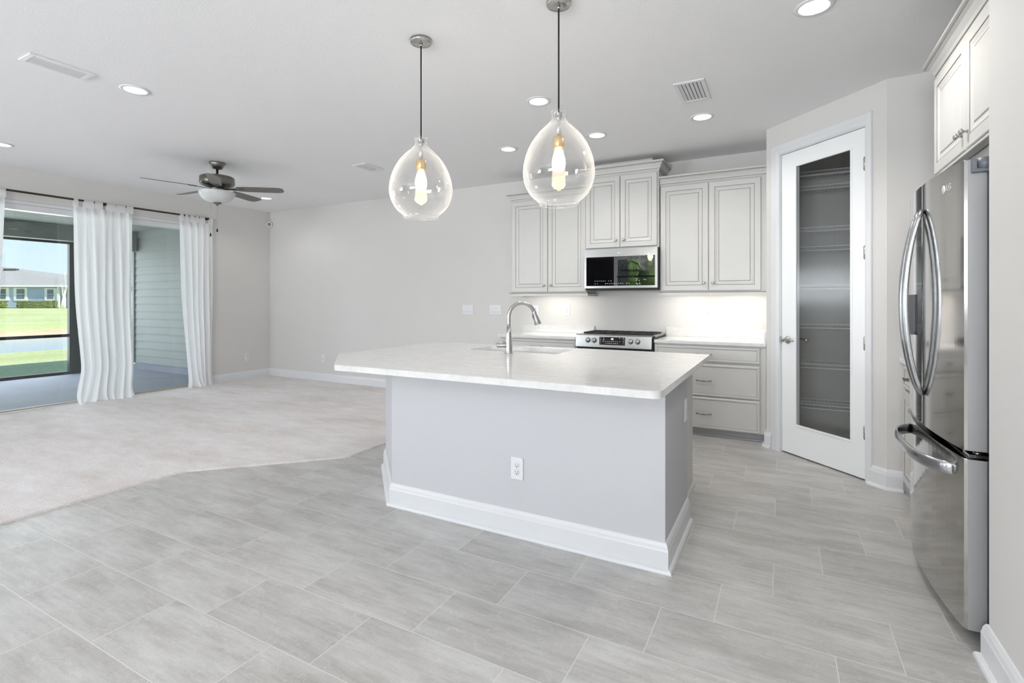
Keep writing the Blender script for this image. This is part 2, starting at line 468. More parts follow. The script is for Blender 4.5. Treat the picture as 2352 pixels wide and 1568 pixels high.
        if parent is not None: o.parent = parent
        else: o.location = base
        return o

def tag(o, label=None, cat=None, group=None, kind=None):
    if label: o['label'] = label
    if cat: o['category'] = cat
    if group: o['group'] = group
    if kind: o['kind'] = kind
    return o
def thing(name, loc, label, cat, group=None, kind=None):
    o = bpy.data.objects.new(name, None); COL.objects.link(o); o.location = loc
    o.empty_display_size = 0.1
    return tag(o, label, cat, group, kind)
def copy_tree(o, parent=None, loc=None):
    c = o.copy(); COL.objects.link(c)
    if parent is not None: c.parent = parent
    if loc is not None: c.location = loc
    for ch in list(o.children): copy_tree(ch, c)
    return c
def struct(o, label): return tag(o, label, None, None, 'structure')

# ------------------------------------------------------------------ dimensions of the room
XL, YK, ZC = -7.57, 5.56, 2.74          # left wall, kitchen wall, ceiling
XR = 0.635                               # face of the wall on the near right
YR = -4.0                                # wall behind the camera
XB = 1.40                                # back of the fridge recess
DC = 4.775                               # pantry wall: x + y = DC
PA, PB = (-0.116, DC + 0.116), (0.62, DC - 0.62)

# ------------------------------------------------------------------ shell
b = B(); b.box(-7.75, 1.6, YR - 0.2, 6.4, -0.12, 0.0)
struct(b.done('floor', 'tile'), 'grey stone-look rectangular floor tiles with pale grout')

LIGHTS = [(-4.003, 1.88), (-6.513, 1.936), (-6.56, 4.761), (-1.59, 3.396), (-0.564, 4.305), (-1.456, 4.337), (-2.354, 4.328), (0.144, 2.958)]
b = B()
def loop(pts):
    v = [b.bm.verts.new(p) for p in pts]
    return [b.bm.edges.new((v[i], v[(i + 1) % len(v)])) for i in range(len(v))]
ed = loop([(-7.77, YR - 0.2, ZC), (1.6, YR - 0.2, ZC), (1.6, 6.4, ZC), (-7.77, 6.4, ZC)])
for lx, ly in LIGHTS:
    ed += loop([(lx + 0.072 * math.cos(2 * PI * i / 24), ly + 0.072 * math.sin(2 * PI * i / 24), ZC) for i in range(24)])
bmesh.ops.triangle_fill(b.bm, use_beauty=True, use_dissolve=False, edges=ed)
b.box(-7.77, 1.6, YR - 0.2, 6.4, ZC + 0.12, ZC + 0.2)
struct(b.done('ceiling', 'ceiling'), 'white textured ceiling')

b = B()   # left wall with the sliding door opening
Y0, Y1, ZT = 0.25, 4.47, 2.392
b.box(-7.77, XL, YR, Y0, 0, ZC).box(-7.77, XL, Y1, YK, 0, ZC).box(-7.77, XL, Y0, Y1, ZT, ZC)
struct(b.done('wall_left', 'wall'), 'greige left wall around the sliding door')
b = B(); b.box(-7.77, -0.016, YK, YK + 0.15, 0, ZC)
struct(b.done('wall_back', 'wall'), 'greige back wall behind the kitchen cabinets')
b = B(); b.box(-0.116, -0.016, PA[1] + 0.04, YK, 0, ZC)
struct(b.done('wall_pantry_side', 'wall'), 'short wall closing the right end of the cabinet run')

# pantry wall at 45 degrees: local s from PA along the wall, y out to the room
TD = frame((PA[0], PA[1], 0), (1, -1, 0), (-1, -1, 0))
LW = math.hypot(PB[0] - PA[0], PB[1] - PA[1])
D0, D1, DT = 0.155, 0.889, 2.472          # door slab limits along the wall, door height
b = B()
b.box(0, D0 - 0.012, -0.11, 0, 0, ZC, T=TD).box(D1 + 0.012, LW, -0.11, 0, 0, ZC, T=TD).box(D0 - 0.012, D1 + 0.012, -0.11, 0, DT + 0.012, ZC, T=TD)
b.prism([PB, (PB[0] + 0.078, PB[1] + 0.078), (PB[0] + 0.15, PB[1] + 0.15), (XB, PB[1] + 0.15), (XB, PB[1])], 0, ZC)
struct(b.done('wall_pantry', 'wall'), 'angled wall holding the glass pantry door')
b = B()
b.box(XB, XB + 0.12, 2.23, PB[1] + 0.15, 0, ZC)
struct(b.done('wall_right', 'wall'), 'right kitchen wall behind the fridge')
b = B(); b.box(XR, XB + 0.12, YR, 2.33, 0, ZC, bev=0.004)
struct(b.done('wall_near', 'wall'), 'near right wall beside the fridge')
# pantry closet behind the door
b = B()
b.box(-0.016, 1.5, YK, YK + 0.1, 0, ZC, 0).box(1.4, 1.5, PB[1] + 0.15, YK, 0, ZC, 0)
b.quad([(-0.014, 4.9, 0), (-0.014, YK, 0), (-0.014, YK, ZC), (-0.014, 4.9, ZC)])
struct(b.done('wall_pantry_inside', 'pantry'), 'dim walls inside the pantry')
# rear wall with three windows (behind the camera, seen only in reflections)
WIN = [(-7.3, -5.4, 0.75, 2.5), (-4.25, -3.05, 0.75, 2.5), (-1.95, 0.05, 0.75, 2.5)]
b = B(); x = -7.77
for wx0, wx1, wz0, wz1 in WIN:
    (b.box(x, wx0, YR - 0.2, YR, 0, ZC) if x != -5.4 else b.box(-5.4, -5.29, YR - 0.2, YR, 0, ZC).box(-5.29, -4.27, YR - 0.2, YR, 2.55, ZC).box(-4.27, -4.25, YR - 0.2, YR, 0, ZC)); b.box(wx0, wx1, YR - 0.2, YR, 0, wz0); b.box(wx0, wx1, YR - 0.2, YR, wz1, ZC); x = wx1
b.box(x, XB + 0.12, YR - 0.2, YR, 0, ZC)
struct(b.done('wall_rear', 'wall'), 'wall behind the camera')
b = B(); b.box(-5.31, -5.29, -5.4, YR - 0.2, 0, 2.55).box(-4.27, -4.25, -5.4, YR - 0.2, 0, 2.55).box(-5.29, -4.27, -5.42, -5.4, 0, 2.55).box(-5.29, -4.27, -5.4, YR - 0.2, 2.55, 2.57).box(-5.29, -4.27, -5.4, YR - 0.2, -0.02, 0)  # added dark box, darkens the left of the microwave reflection
struct(b.done('wall_dark_box', 'dark_box_paint'), 'added dark box behind the camera, mirrored in the microwave')
for i, (wx0, wx1, wz0, wz1) in enumerate(WIN):
    r = thing('window_%d' % (i + 1), ((wx0 + wx1) / 2, YR - 0.1, wz0), 'window in the wall behind the camera', None, None, 'structure')
    b = B(); f = 0.05
    b.box(wx0, wx0 + f, YR - 0.13, YR - 0.05, wz0, wz1).box(wx1 - f, wx1, YR - 0.13, YR - 0.05, wz0, wz1)
    b.box(wx0 + f, wx1 - f, YR - 0.13, YR - 0.05, wz0, wz0 + f).box(wx0 + f, wx1 - f, YR - 0.13, YR - 0.05, wz1 - f, wz1)
    zm = 1.95
    b.done('window_frame', 'trim', r)
    b = B(); b.box(wx0 + f, wx1 - f, YR - 0.12, YR - 0.06, zm - 0.025, zm + 0.025)
    b.done('meeting_rail', 'screen_frame', r)
    B().box(wx0 + f, wx1 - f, YR - 0.095, YR - 0.09, wz0 + f, wz1 - f).done('window_pane', 'window_pane', r)

# baseboards
BBP = [(0, 0), (0.017, 0), (0.017, 0.098), (0.015, 0.104), (0.0135, 0.112), (0.0125, 0.118), (0.008, 0.128), (0.005, 0.133), (0, 0.135)]
SHOE = [(0.016, 0), (0.034, 0), (0.034, 0.006), (0.031, 0.013), (0.025, 0.018), (0.016, 0.021)]
def baseboard(name, path, label, shoe=True):
    b = B(); b.sweep(path, BBP)
    if shoe: b.sweep(path, SHOE)
    return struct(b.done(name, 'trim'), label)
baseboard('baseboard_left', [(XL, 4.475), (XL, YK - 0.001), (-2.83, YK - 0.001)], 'white baseboard along the carpet', False)
def pw(s): return (PA[0] + s * 0.70711, PA[1] - s * 0.70711)
baseboard('baseboard_pantry_left', [(-0.118, 4.99), (PA[0] - 0.001, PA[1]), pw(D0 - 0.092)], 'short white baseboard left of the pantry door')
baseboard('baseboard_pantry_right', [pw(D1 + 0.038), PB, (0.705, PB[1])], 'white baseboard right of the pantry door')
baseboard('baseboard_near', [(XR + 0.25, 2.33), (XR, 2.33), (XR, YR)], 'white baseboard at the near right wall')

# pantry door casing
b = B()
CW = 0.085
prof = [(0, 0), (0.0, 0.012), (0.01, 0.019), (0.03, 0.021), (0.05, 0.017), (0.07, 0.014), (0.08, 0.014), (CW, 0.009), (CW, 0)]
cx0, cx1, cz = D0 - 0.012, D1 + 0.012, DT + 0.012
pts = [(cx0, 0, (-1, 0)), (cx0, cz, (-1, 1)), (cx1, cz, (1, 1)), (cx1, 0, (1, 0))]
rings = []
for sx, sz, (ox, oz) in pts:
    # the casing laps on to the wall; the right leg is narrower beside the corner
    rings.append([b.bm.verts.new(TD @ Vector((sx + ox * (o - 0.006) * (0.55 if ox > 0 and sx > 0.5 else 1), y, sz + oz * (o - 0.006)))) for o, y in prof])
for i in range(3):
    for j in range(len(prof) - 1): b._f([rings[i][j], rings[i + 1][j], rings[i + 1][j + 1], rings[i][j + 1]], 0)
# jamb
b.box(cx0, D0 - 0.003, -0.10, 0.004, 0, cz, T=TD).box(D1 + 0.003, cx1, -0.10, 0.004, 0, cz, T=TD).box(cx0, cx1, -0.10, 0.004, DT + 0.003, cz, T=TD)
struct(b.done('trim_1', 'trim'), 'white casing around the pantry door')

# pantry door
door = thing('door_1', TD @ Vector((D0, 0, 0.0)), 'white pantry door with a tall reeded glass panel', None, None, 'structure')
g0, g1, gz0, gz1 = 0.294, 0.778, 0.252, 2.353
zb = 0.012
b = B()
Td = TD @ Matrix.Translation((0, -0.012, 0))
b.box(D0, g0, -0.038, 0, zb, DT, T=Td).box(g1, D1, -0.038, 0, zb, DT, T=Td).box(g0, g1, -0.038, 0, zb, gz0, T=Td).box(g0, g1, -0.038, 0, gz1, DT, T=Td)
b.done('door_slab', 'white_door', door)
b = B()
for (a0, a1, c0, c1) in ((g0 - 0.008, g0 + 0.008, gz0 - 0.008, gz1 + 0.008), (g1 - 0.008, g1 + 0.008, gz0 - 0.008, gz1 + 0.008), (g0, g1, gz0 - 0.008, gz0 + 0.008), (g0, g1, gz1 - 0.008, gz1 + 0.008)):
    b.box(a0, a1, -0.006, 0.006, c0, c1, T=Td, bev=0.003)
b.done('glazing_bead', 'white_door', door)
b = B(); NR = 74
for i in range(NR):
    xa = g0 + (g1 - g0) * i / NR; wv = (g1 - g0) / NR
    pr = [(xa + wv * t, -0.016 + 0.0022 * math.sin(PI * t)) for t in (0, .12, .3, .5, .7, .88, 1)]
    for q in range(6):
        v = [b.bm.verts.new(TD @ Vector(c)) for c in ((pr[q][0], pr[q][1] - 0.008, gz0), (pr[q + 1][0], pr[q + 1][1] - 0.008, gz0), (pr[q + 1][0], pr[q + 1][1] - 0.008, gz1), (pr[q][0], pr[q][1] - 0.008, gz1))]
        b._f(v, 0, False)
b.done('reeded_pane', 'reeded', door)
for hz in (2.215, 1.597, 0.962, 0.34):
    b = B(); b.lathe([(0, -0.048), (0.006, -0.048), (0.006, 0.048), (0, 0.048)], TD @ Matrix.Translation((D1 + 0.001, 0.002, hz)), 12)
    b.box(D1 - 0.014, D1 + 0.001, -0.0125, -0.0105, hz - 0.045, hz + 0.045, T=TD).box(D1 - 0.009, D1 + 0.0075, -0.004, 0.0065, hz - 0.045, hz + 0.045, T=TD, bev=0.003)
    b.done('hinge', 'nickel', door)
b = B()
TK = TD @ Matrix.Translation((0.216, -0.012, 0.937)) @ Matrix.Rotation(-PI / 2, 4, 'X')   # local z -> out
b.lathe([(0, 0), (0.031, 0), (0.031, 0.005), (0.026, 0.011), (0.013, 0.014), (0.012, 0.04), (0.014, 0.05), (0, 0.052)], TK, 24)
b.tube([(0.21, 0.034, 0.937), (0.225, 0.038, 0.943), (0.25, 0.04, 0.95), (0.28, 0.04, 0.946), (0.305, 0.038, 0.936), (0.315, 0.037, 0.934)], [0.011, 0.011, 0.009, 0.008, 0.008, 0.005], 10, 0, TD)
b.done('lever_handle', 'nickel', door)
b = B()
b.lathe([(0, 0), (0.031, 0), (0.031, 0.006), (0.012, 0.012), (0.012, 0.05), (0, 0.05)], TD @ Matrix.Translation((0.216, -0.05, 0.937)) @ Matrix.Rotation(PI / 2, 4, 'X'), 24)
b.tube([(0.21, -0.095, 0.937), (0.25, -0.098, 0.947), (0.30, -0.098, 0.944), (0.33, -0.096, 0.936)], 0.009, 10, 0, TD)
b.done('inner_lever', 'nickel', door)
b = B(); b.box(D0 - 0.008, D0 + 0.004, -0.012, 0.0075, 0.912, 0.962, T=TD, bev=0.002)
b.box(D0 + 0.002, D0 + 0.03, -0.013, -0.008, 0.931, 0.943, T=TD)
b.done('latch_plate', 'nickel', door)

# wire shelves in the pantry
for i, (z, lab) in enumerate(((2.41, 'topmost white wire shelf behind the reeded pantry glass'), (2.28, 'white wire shelf second from the top behind the pantry glass'),
        (1.91, 'white wire shelf third from the top behind the pantry glass'), (1.74, 'white wire shelf fourth from the top behind the pantry glass'),
        (1.396, 'white wire shelf just above the middle of the pantry glass'), (1.05, 'white wire shelf just above the pantry lever handle height'),
        (0.695, 'white wire shelf second from the bottom behind the pantry glass'), (0.336, 'lowest white wire shelf behind the reeded pantry glass'))):
    b = B()
    for yy, zz, rr in ((5.22, 0.0, 0.005), (5.22, -0.032, 0.005), (5.54, 0.0, 0.003), (5.38, -0.003, 0.003)):
        b.tube([(0.0, yy, z + zz), (1.38, yy, z + zz)], rr, 6)
    for q in range(46):
        xx = 0.015 + q * 0.03
        b.tube([(xx, 5.22, z + 0.002), (xx, 5.55, z + 0.002)], 0.0010, 4)
        if q % 6 == 0: b.tube([(xx, 5.22, z - 0.032), (xx, 5.22, z + 0.002)], 0.0012, 4)
    tag(b.done('wire_shelf', 'wire'), lab, 'shelf', 'wire shelves in the pantry')

# ------------------------------------------------------------------ carpet
b = B()
poly = [(-7.57, -3.99), (-3.88, -3.99), (-3.88, 2.13), (-3.07, 2.95), (-3.07, 5.555), (-7.57, 5.555)]
def inside_edge(x, y):
    """signed reach of the carpet's right edge at y"""
    if y < 2.13: return -3.88
    if y < 2.95: return -3.88 + (y - 2.13) * 0.81 / 0.82
    return -3.07
ny = 240; nx = 120
ys = [-3.99 + (5.555 + 3.99) * j / ny for j in range(ny + 1)]
grid = []
for y in ys:
    xe = inside_edge(0, y) + random.uniform(-0.006, 0.006)
    row = []
    for i in range(nx + 1):
        t = i / nx
        x = XL + (xe - XL) * (1 - (1 - t) ** 1.5)
        z = 0.013 + random.uniform(-0.0018, 0.0018)
        if i >= nx - 2: z = 0.0125 if i == nx - 2 else (0.009 if i == nx - 1 else 0.0)
        row.append(b.bm.verts.new((x, y, z)))
    grid.append(row)
for j in range(ny):
    for i in range(nx): b._f([grid[j][i], grid[j][i + 1], grid[j + 1][i + 1], grid[j + 1][i]], 0, True)
tag(b.done('carpet', 'carpet'), 'pale beige cut-pile carpet covering the living area floor', 'carpet', None, 'stuff')

# ------------------------------------------------------------------ sliding glass door
sd = thing('door_2', (-7.67, 2.36, 0), 'white framed sliding glass door to the lanai', None, None, 'structure')
b = B()
b.box(-7.72, -7.585, Y0, Y1, 2.355, ZT, bev=0.004).box(-7.74, -7.62, Y0, Y1, 2.29, 2.355, bev=0.004)
b.box(-7.74, -7.60, Y0, Y0 + 0.05, 0, 2.355).box(-7.74, -7.60, Y1 - 0.05, Y1, 0, 2.355)
b.done('door_frame', 'trim', sd)
b = B(); b.box(-7.75, -7.575, Y0, Y1, 0, 0.016, bev=0.004).box(-7.70, -7.66, Y0, Y1, 0.016, 0.028)
b.done('track', simple('track_aluminium', rgb(196, 188, 176), 0.5, 0.2, var=0.05), sd)
for pa, pb, px_ in ((Y0 + 0.05, 1.72, -7.66), (1.66, 3.24, -7.70), (3.18, Y1 - 0.05, -7.66)):
    b = B(); st = 0.045
    b.box(px_ - 0.018, px_ + 0.018, pa, pa + st, 0.03, 2.29).box(px_ - 0.018, px_ + 0.018, pb - st, pb, 0.03, 2.29)
    p = b.done('sash', 'trim', sd)
    B().box(px_ - 0.003, px_ + 0.003, pa + st, pb - st, 0.026, 2.30).done('glass_pane', 'pane', p)

# curtain rod
rod = thing('curtain_rod', (-7.485, 2.4, 2.475), 'dark bronze curtain rod above the sliding door', 'curtain rod')
b = B(); b.tube([(-7.485, 0.1, 2.475), (-7.485, 4.51, 2.475)], 0.012, 12); b.done('rod', 'rod', rod)
b = B(); b.blob((-7.485, 4.515, 2.475), 0.0135, 0, 2, 0); b.done('finial', 'rod', rod)
for yb in (3.175, 4.452):
    b = B(); b.box(XL, -7.47, yb - 0.008, yb + 0.008, 2.455, 2.468).box(XL, XL + 0.006, yb - 0.012, yb + 0.012, 2.43, 2.50).box(-7.505, -7.465, yb - 0.01, yb + 0.01, 2.447, 2.462)
    b.done('bracket', 'rod', rod)

def curtain(label, top, mid, low, bot, folds, tabs, seed):
    """(y0, y1) extents at the tabs, mid height, just above the floor and at the hem"""
    rnd = random.Random(seed)
    zs = [2.40, 2.30, 2.1, 1.8, 1.5, 1.2, 0.9, 0.6, 0.42, 0.28, 0.16, 0.08, 0.035, 0.02]
    def ext(z):
        ks = [(2.40, top), (1.25, mid), (0.42, low), (0.0, bot)]
        for (za, ea), (zb_, eb) in zip(ks, ks[1:]):
            if z >= zb_:
                t = (z - zb_) / (za - zb_); return (eb[0] + (ea[0] - eb[0]) * t, eb[1] + (ea[1] - eb[1]) * t)
        return bot
    nu = folds * 14
    ph = [rnd.uniform(-0.9, 0.9) for _ in range(folds * 2 + 2)]
    am = [rnd.uniform(0.5, 1.15) for _ in range(folds * 2 + 2)]
    root = thing('curtain', (-7.485, (top[0] + top[1]) / 2, 0), label, 'curtain', 'white tab-top curtains')
    b = B(); g = []
    for z in zs:
        y0, y1 = ext(z); A = (0.012 + 0.032 * min(1, (2.42 - z) / 0.8))
        if z < 0.2: A *= 1.25
        row = []
        for i in range(nu + 1):
            t = i / nu; fi = t * folds; k_ = int(min(fi, folds - 1e-6) * 2) % len(am)
            tt = t + 0.12 / folds * math.sin(2 * PI * fi * 0.37 + seed) * (2.4 - z) / 2.4
            y = y0 + (y1 - y0) * tt
            aa = am[k_] * 0.4 + 0.6
            x = -7.485 + A * aa * math.sin(2 * PI * fi + 0.5 * math.sin(3 * t + seed) + ph[int(fi) % len(ph)] * 0.5) + 0.008 * math.sin(9 * t * PI + z * 3)
            if z < 0.1:
                x += (0.1 - z) * (0.5 + 0.5 * math.sin(7 * t + seed))
                y += (0.1 - z) * 0.35 * math.sin(11 * t + seed)
            row.append(b.bm.verts.new((x, y, z)))
        g.append(row)
    for j in range(len(zs) - 1):
        for i in range(nu): b._f([g[j][i], g[j][i + 1], g[j + 1][i + 1], g[j + 1][i]], 0, True)
    o = b.done('drape', 'curtain', root)
    md = o.modifiers.new('subdiv', 'SUBSURF'); md.levels = 1; md.render_levels = 2
    for (ya, yb_) in tabs:
        b = B(); n = 10
        front = []
        for q in range(n + 1):
            a = -PI * 0.5 + PI * q / n
            front.append((-7.485 + 0.0155 * math.cos(a + PI / 2) * -1, 2.475 + 0.0155 * math.sin(a + PI / 2)))
        pts_ = [(-7.468, 2.39)] + [(-7.485 + 0.0155 * math.cos(PI * q / n), 2.475 + 0.0155 * math.sin(PI * q / n)) for q in range(n + 1)] + [(-7.502, 2.39)]
        for (xa, za), (xb, zb_) in zip(pts_, pts_[1:]):
            b._f([b.bm.verts.new(c) for c in ((xa, ya, za), (xa, yb_, za), (xb, yb_, zb_), (xb, ya, zb_))], 0, True)
        b.done('tab', 'curtain', root)
    return root
curtain('white tab-top curtain at the left edge, left of the open glass', (1.2, 2.262), (1.2, 2.225), (1.25, 2.20), (1.25, 2.2), 7, [(1.25, 1.33), (1.5, 1.58), (1.75, 1.83), (2.0, 2.08), (2.185, 2.262)], 1.0)
curtain('wider white tab-top curtain hanging mid-door between two glass panes', (2.86, 3.49), (2.875, 3.48), (2.935, 3.515), (2.86, 3.49), 7, [(2.86, 2.905), (2.96, 3.06), (3.07, 3.155), (3.195, 3.29), (3.295, 3.40), (3.41, 3.49)], 2.3)
curtain('narrow white tab-top curtain at the right end of the rod', (4.07, 4.535), (4.11, 4.525), (4.18, 4.52), (4.22, 4.52), 5, [(4.07, 4.12), (4.14, 4.19), (4.205, 4.27), (4.28, 4.335), (4.345, 4.42), (4.48, 4.535)], 4.1)

# ------------------------------------------------------------------ wall plates
def outlet_at(T, label, parent_group='wall outlets', gang=1):
    o = T @ Vector((0, 0, -0.06))
    r = thing('wall_outlet', o, label, 'outlet', parent_group)
    b = B(); b.box(-0.037, 0.037, 0, 0.007, -0.06, 0.06, T=T, bev=0.003); b.done('cover_plate', 'plate', r)
    for zc in (0.02, -0.02):
        b = B()
        b.lathe([(0, 0.007), (0.0165, 0.007), (0.0155, 0.0095), (0, 0.0095)], T @ Matrix.Translation((0, 0, zc)) @ Matrix.Rotation(-PI / 2, 4, 'X'), 20, 0)
        b.box(-0.0075, -0.0055, 0.009, 0.0101, zc - 0.001, zc + 0.008, 1, T=T).box(0.0055, 0.0075, 0.009, 0.0101, zc - 0.001, zc + 0.007, 1, T=T)
        b.box(-0.0025, 0.0025, 0.009, 0.0101, zc - 0.0105, zc - 0.0055, 1, T=T)
        b.done('receptacle', ['plate', 'slot'], r)
    return r
def fy(x, y, z): return frame((x, y, z), (1, 0, 0), (0, -1, 0))
outlet_at(fy(-6.30, YK, 0.365), 'outlet low on the greige wall just left of the island counter')
outlet_at(frame((XL, 5.137, 0.36), (0, 1, 0), (1, 0, 0)), 'outlet low on the left wall near the room corner')
outlet_at(fy(-2.64, YK, 1.146), 'outlet half hidden behind the faucet spray head')
outlet_at(fy(-2.23, YK, 1.152), 'outlet on the splash wall right of the faucet, left of the range')
outlet_at(fy(-0.677, YK, 1.15), 'outlet under the cabinet between the range and the pantry')
outlet_at(fy(-1.254, 2.41, 0.36), 'outlet in the middle of the island front')
def switch3(x, z, label):
    T = fy(x, YK, z); r = thing('switch_plate', T @ Vector((0, 0, -0.06)), label, 'light switch', 'triple switch plates')
    b = B(); b.box(-0.082, 0.082, 0, 0.007, -0.06, 0.06, T=T, bev=0.003); b.done('cover_plate', 'plate', r)
    for q in (-0.046, 0, 0.046):
        b = B(); b.box(q - 0.0165, q + 0.0165, 0.006, 0.0095, -0.034, 0.034, 0, T=T, bev=0.002).box(q - 0.015, q + 0.015, 0.0085, 0.0098, -0.032, -0.029, 1, T=T); b.done('rocker', ['plate', 'glaze'], r)
switch3(-3.621, 1.145, 'triple rocker switch plate farther left of the faucet')
switch3(-3.207, 1.147, 'triple rocker switch plate nearer the faucet')
T = frame((-0.478, 2.95, 0.648), (0, 1, 0), (1, 0, 0))
r = thing('decor_outlet', T @ Vector((0, 0, -0.06)), 'white rectangular outlet on the right side of the island', 'outlet')
b = B(); b.box(-0.037, 0.037, 0, 0.007, -0.06, 0.06, T=T, bev=0.003); b.done('cover_plate', 'plate', r)
b = B(); b.box(-0.0165, 0.0165, 0.006, 0.0095, -0.034, 0.034, T=T, bev=0.002); b.done('receptacle', 'plate', r)

# motion sensor in the corner
s_ = thing('motion_sensor', (XL + 0.045, YK - 0.045, 2.50), 'small round white motion sensor high in the corner', 'sensor')
TS = Matrix.Translation((XL + 0.03, YK - 0.03, 2.53)) @ Vector((1, -1, -0.1)).to_track_quat('Z', 'Y').to_matrix().to_4x4()
b = B(); b.lathe([(0, -0.03), (0.03, -0.03), (0.048, 0.0), (0.05, 0.02), (0.044, 0.034), (0.03, 0.036), (0.03, 0.03), (0, 0.03)], TS, 28); b.done('housing', 'plate', s_)
b = B(); b.lathe([(0.029, 0.031), (0.02, 0.038), (0, 0.04)], TS, 24); b.done('lens', 'glaze', s_)

# ------------------------------------------------------------------ kitchen island
def round_poly(poly, rads, n=6):
    out = []; N = len(poly)
    for i in range(N):
        p = Vector(poly[i]); a = Vector(poly[i - 1]); c = Vector(poly[(i + 1) % N]); r = rads[i]
        if r <= 0: out.append((p.x, p.y)); continue
        u = (a - p).normalized(); v = (c - p).normalized()
        ang = u.angle(v); d = r / math.tan(ang / 2)
        s0 = p + u * d; s1 = p + v * d; cen = p + (u + v).normalized() * (r / math.sin(ang / 2))
        a0 = math.atan2(s0.y - cen.y, s0.x - cen.x); a1 = math.atan2(s1.y - cen.y, s1.x - cen.x)
        dd = (a1 - a0 + PI) % (2 * PI) - PI
        for q in range(n + 1):
            t = a0 + dd * q / n; out.append((cen.x + r * math.cos(t), cen.y + r * math.sin(t)))
    return out
ZT0, ZT1 = 0.852, 0.885
isl = thing('kitchen_island', (-1.5, 3.0, 0), 'white kitchen island base with tall white baseboard and an angled corner', 'kitchen island')
kp = [(-0.478, 2.41), (-0.478, 3.03), (-2.66, 3.03), (-2.66, 2.94), (-2.13, 2.41)]
b = B(); b.prism(kp, 0, ZT0 - 0.001); b.done('knee_wall', 'island_wall', isl)
path = [(-2.66, 3.03), (-2.66, 2.94), (-2.13, 2.41), (-0.478, 2.41), (-0.478, 3.03)]
b = B(); b.sweep(path, BBP); b.done('baseboard', 'trim', isl)
b = B(); b.sweep(path, [(0.016, 0), (0.034, 0), (0.034, 0.006), (0.031, 0.013), (0.025, 0.018), (0.016, 0.021)]); b.done('shoe_moulding', 'trim', isl)
b = B()
b.box(-0.56, -0.54, 3.032, 3.65, 0.0, ZT0 - 0.001).box(-2.64, -2.62, 3.032, 3.65, 0, ZT0 - 0.001)
b.box(-2.62, -0.56, 3.63, 3.65, 0.1, ZT0 - 0.001).box(-2.62, -0.56, 3.032, 3.63, 0.1, 0.12).box(-2.62, -0.56, 3.57, 3.59, 0, 0.1)
b.done('cabinet_body', 'cab', isl)
b = B(); b.sweep([(-0.54, 3.06), (-0.54, 3.65)], [(0, 0), (0.018, 0), (0.018, 0.01), (0.012, 0.018), (0, 0.02)]); b.done('side_moulding', 'cab', isl)
UP = [(0, 0, 1), (0, 0.007, 0), (0, 0.016, 0), (0.004, 0.02, 0), (0.051, 0.02, 1), (0.0545, 0.0165, 0), (0.060, 0.0185, 0), (0.070, 0.0155, 0), (0.078, 0.0128, 0), (0.0870, 0.0125, 1), (0.0903, 0.0110, 0), (0.0945, 0.0152, 0)]
DR = [(0, 0, 1), (0, 0.006, 0), (0, 0.013, 0), (0.005, 0.0175, 0), (0.012, 0.02, 0), (0.020, 0.0195, 0), (0.0235, 0.018, 1), (0.0270, 0.0150, 0)]
CM = ['cab', 'glaze']
for i in range(4):
    w = (2.06 - 0.1) / 4; xa = -0.60 - i * (w + 0.02)
    b = B(); b.panel(frame((xa, 3.65, 0.11), (-1, 0, 0), (0, 1, 0)), w, 0.72, UP); b.done('door', CM, isl)

# island worktop with the sink cut-out
cp = [(-0.44, 2.122), (-0.44, 3.77), (-2.77, 3.77), (-2.77, 2.576), (-2.316, 2.122)]
cr = round_poly(cp, [0.045, 0.02, 0.02, 0.03, 0.03])
hole = round_poly([(-2.13, 3.275), (-1.40, 3.275), (-1.40, 3.63), (-2.13, 3.63)], [0.03] * 4, 4)
b = B(); bm = b.bm
def eloop(pts, z):
    v = [bm.verts.new((x, y, z)) for x, y in pts]
    return v, [bm.edges.new((v[i], v[(i + 1) % len(v)])) for i in range(len(v))]
v1, e1 = eloop(cr, ZT1); v2, e2 = eloop(hole, ZT1)
tf = bmesh.ops.triangle_fill(bm, use_beauty=True, edges=e1 + e2)
faces = [f for f in tf['geom'] if isinstance(f, bmesh.types.BMFace)]
outer = set(v1)
ex = bmesh.ops.extrude_face_region(bm, geom=faces)
nv = [g for g in ex['geom'] if isinstance(g, bmesh.types.BMVert)]
for v in nv: v.co.z = ZT0
bmesh.ops.recalc_face_normals(bm, faces=bm.faces[:])
oset = {(round(x, 4), round(y, 4)) for x, y in cr}
bev = [e_ for e_ in bm.edges if abs(e_.verts[0].co.z - e_.verts[1].co.z) < 1e-6 and len(e_.link_faces) == 2 and abs(e_.link_faces[0].normal.dot(e_.link_faces[1].normal)) < 0.5
       and all((round(v.co.x, 4), round(v.co.y, 4)) in oset for v in e_.verts)]
r_ = bmesh.ops.bevel(bm, geom=bev, offset=0.011, segments=4, affect='EDGES', profile=0.5, clamp_overlap=True)
for f in r_['faces']: f.smooth = True
tag(b.done('island_countertop', 'quartz'), 'large white quartz worktop on the kitchen island with clipped corner', 'countertop')
sk = thing('undermount_sink', (-1.765, 3.45, 0.64), 'undermount sink set into the island worktop', 'sink')
b = B(); x0, x1, y0, y1 = -2.15, -1.38, 3.255, 3.65
y1 = 3.628
b.box(x0, x1, y0, y1, 0.64, 0.645).box(x0, x0 + 0.012, y0, y1, 0.645, ZT0 - 0.001).box(x1 - 0.012, x1, y0, y1, 0.645, ZT0 - 0.001).box(x0 + 0.012, x1 - 0.012, y0, y0 + 0.012, 0.645, ZT0 - 0.001).box(x0 + 0.012, x1 - 0.012, y1 - 0.004, y1, 0.645, ZT0 - 0.001)
b.done('basin', 'sink', sk)
b = B(); b.lathe([(0, 0.646), (0.045, 0.646), (0.045, 0.65), (0.03, 0.649), (0, 0.647)], Matrix.Translation((-1.765, 3.45, 0)), 24); b.done('drain', 'nickel', sk)

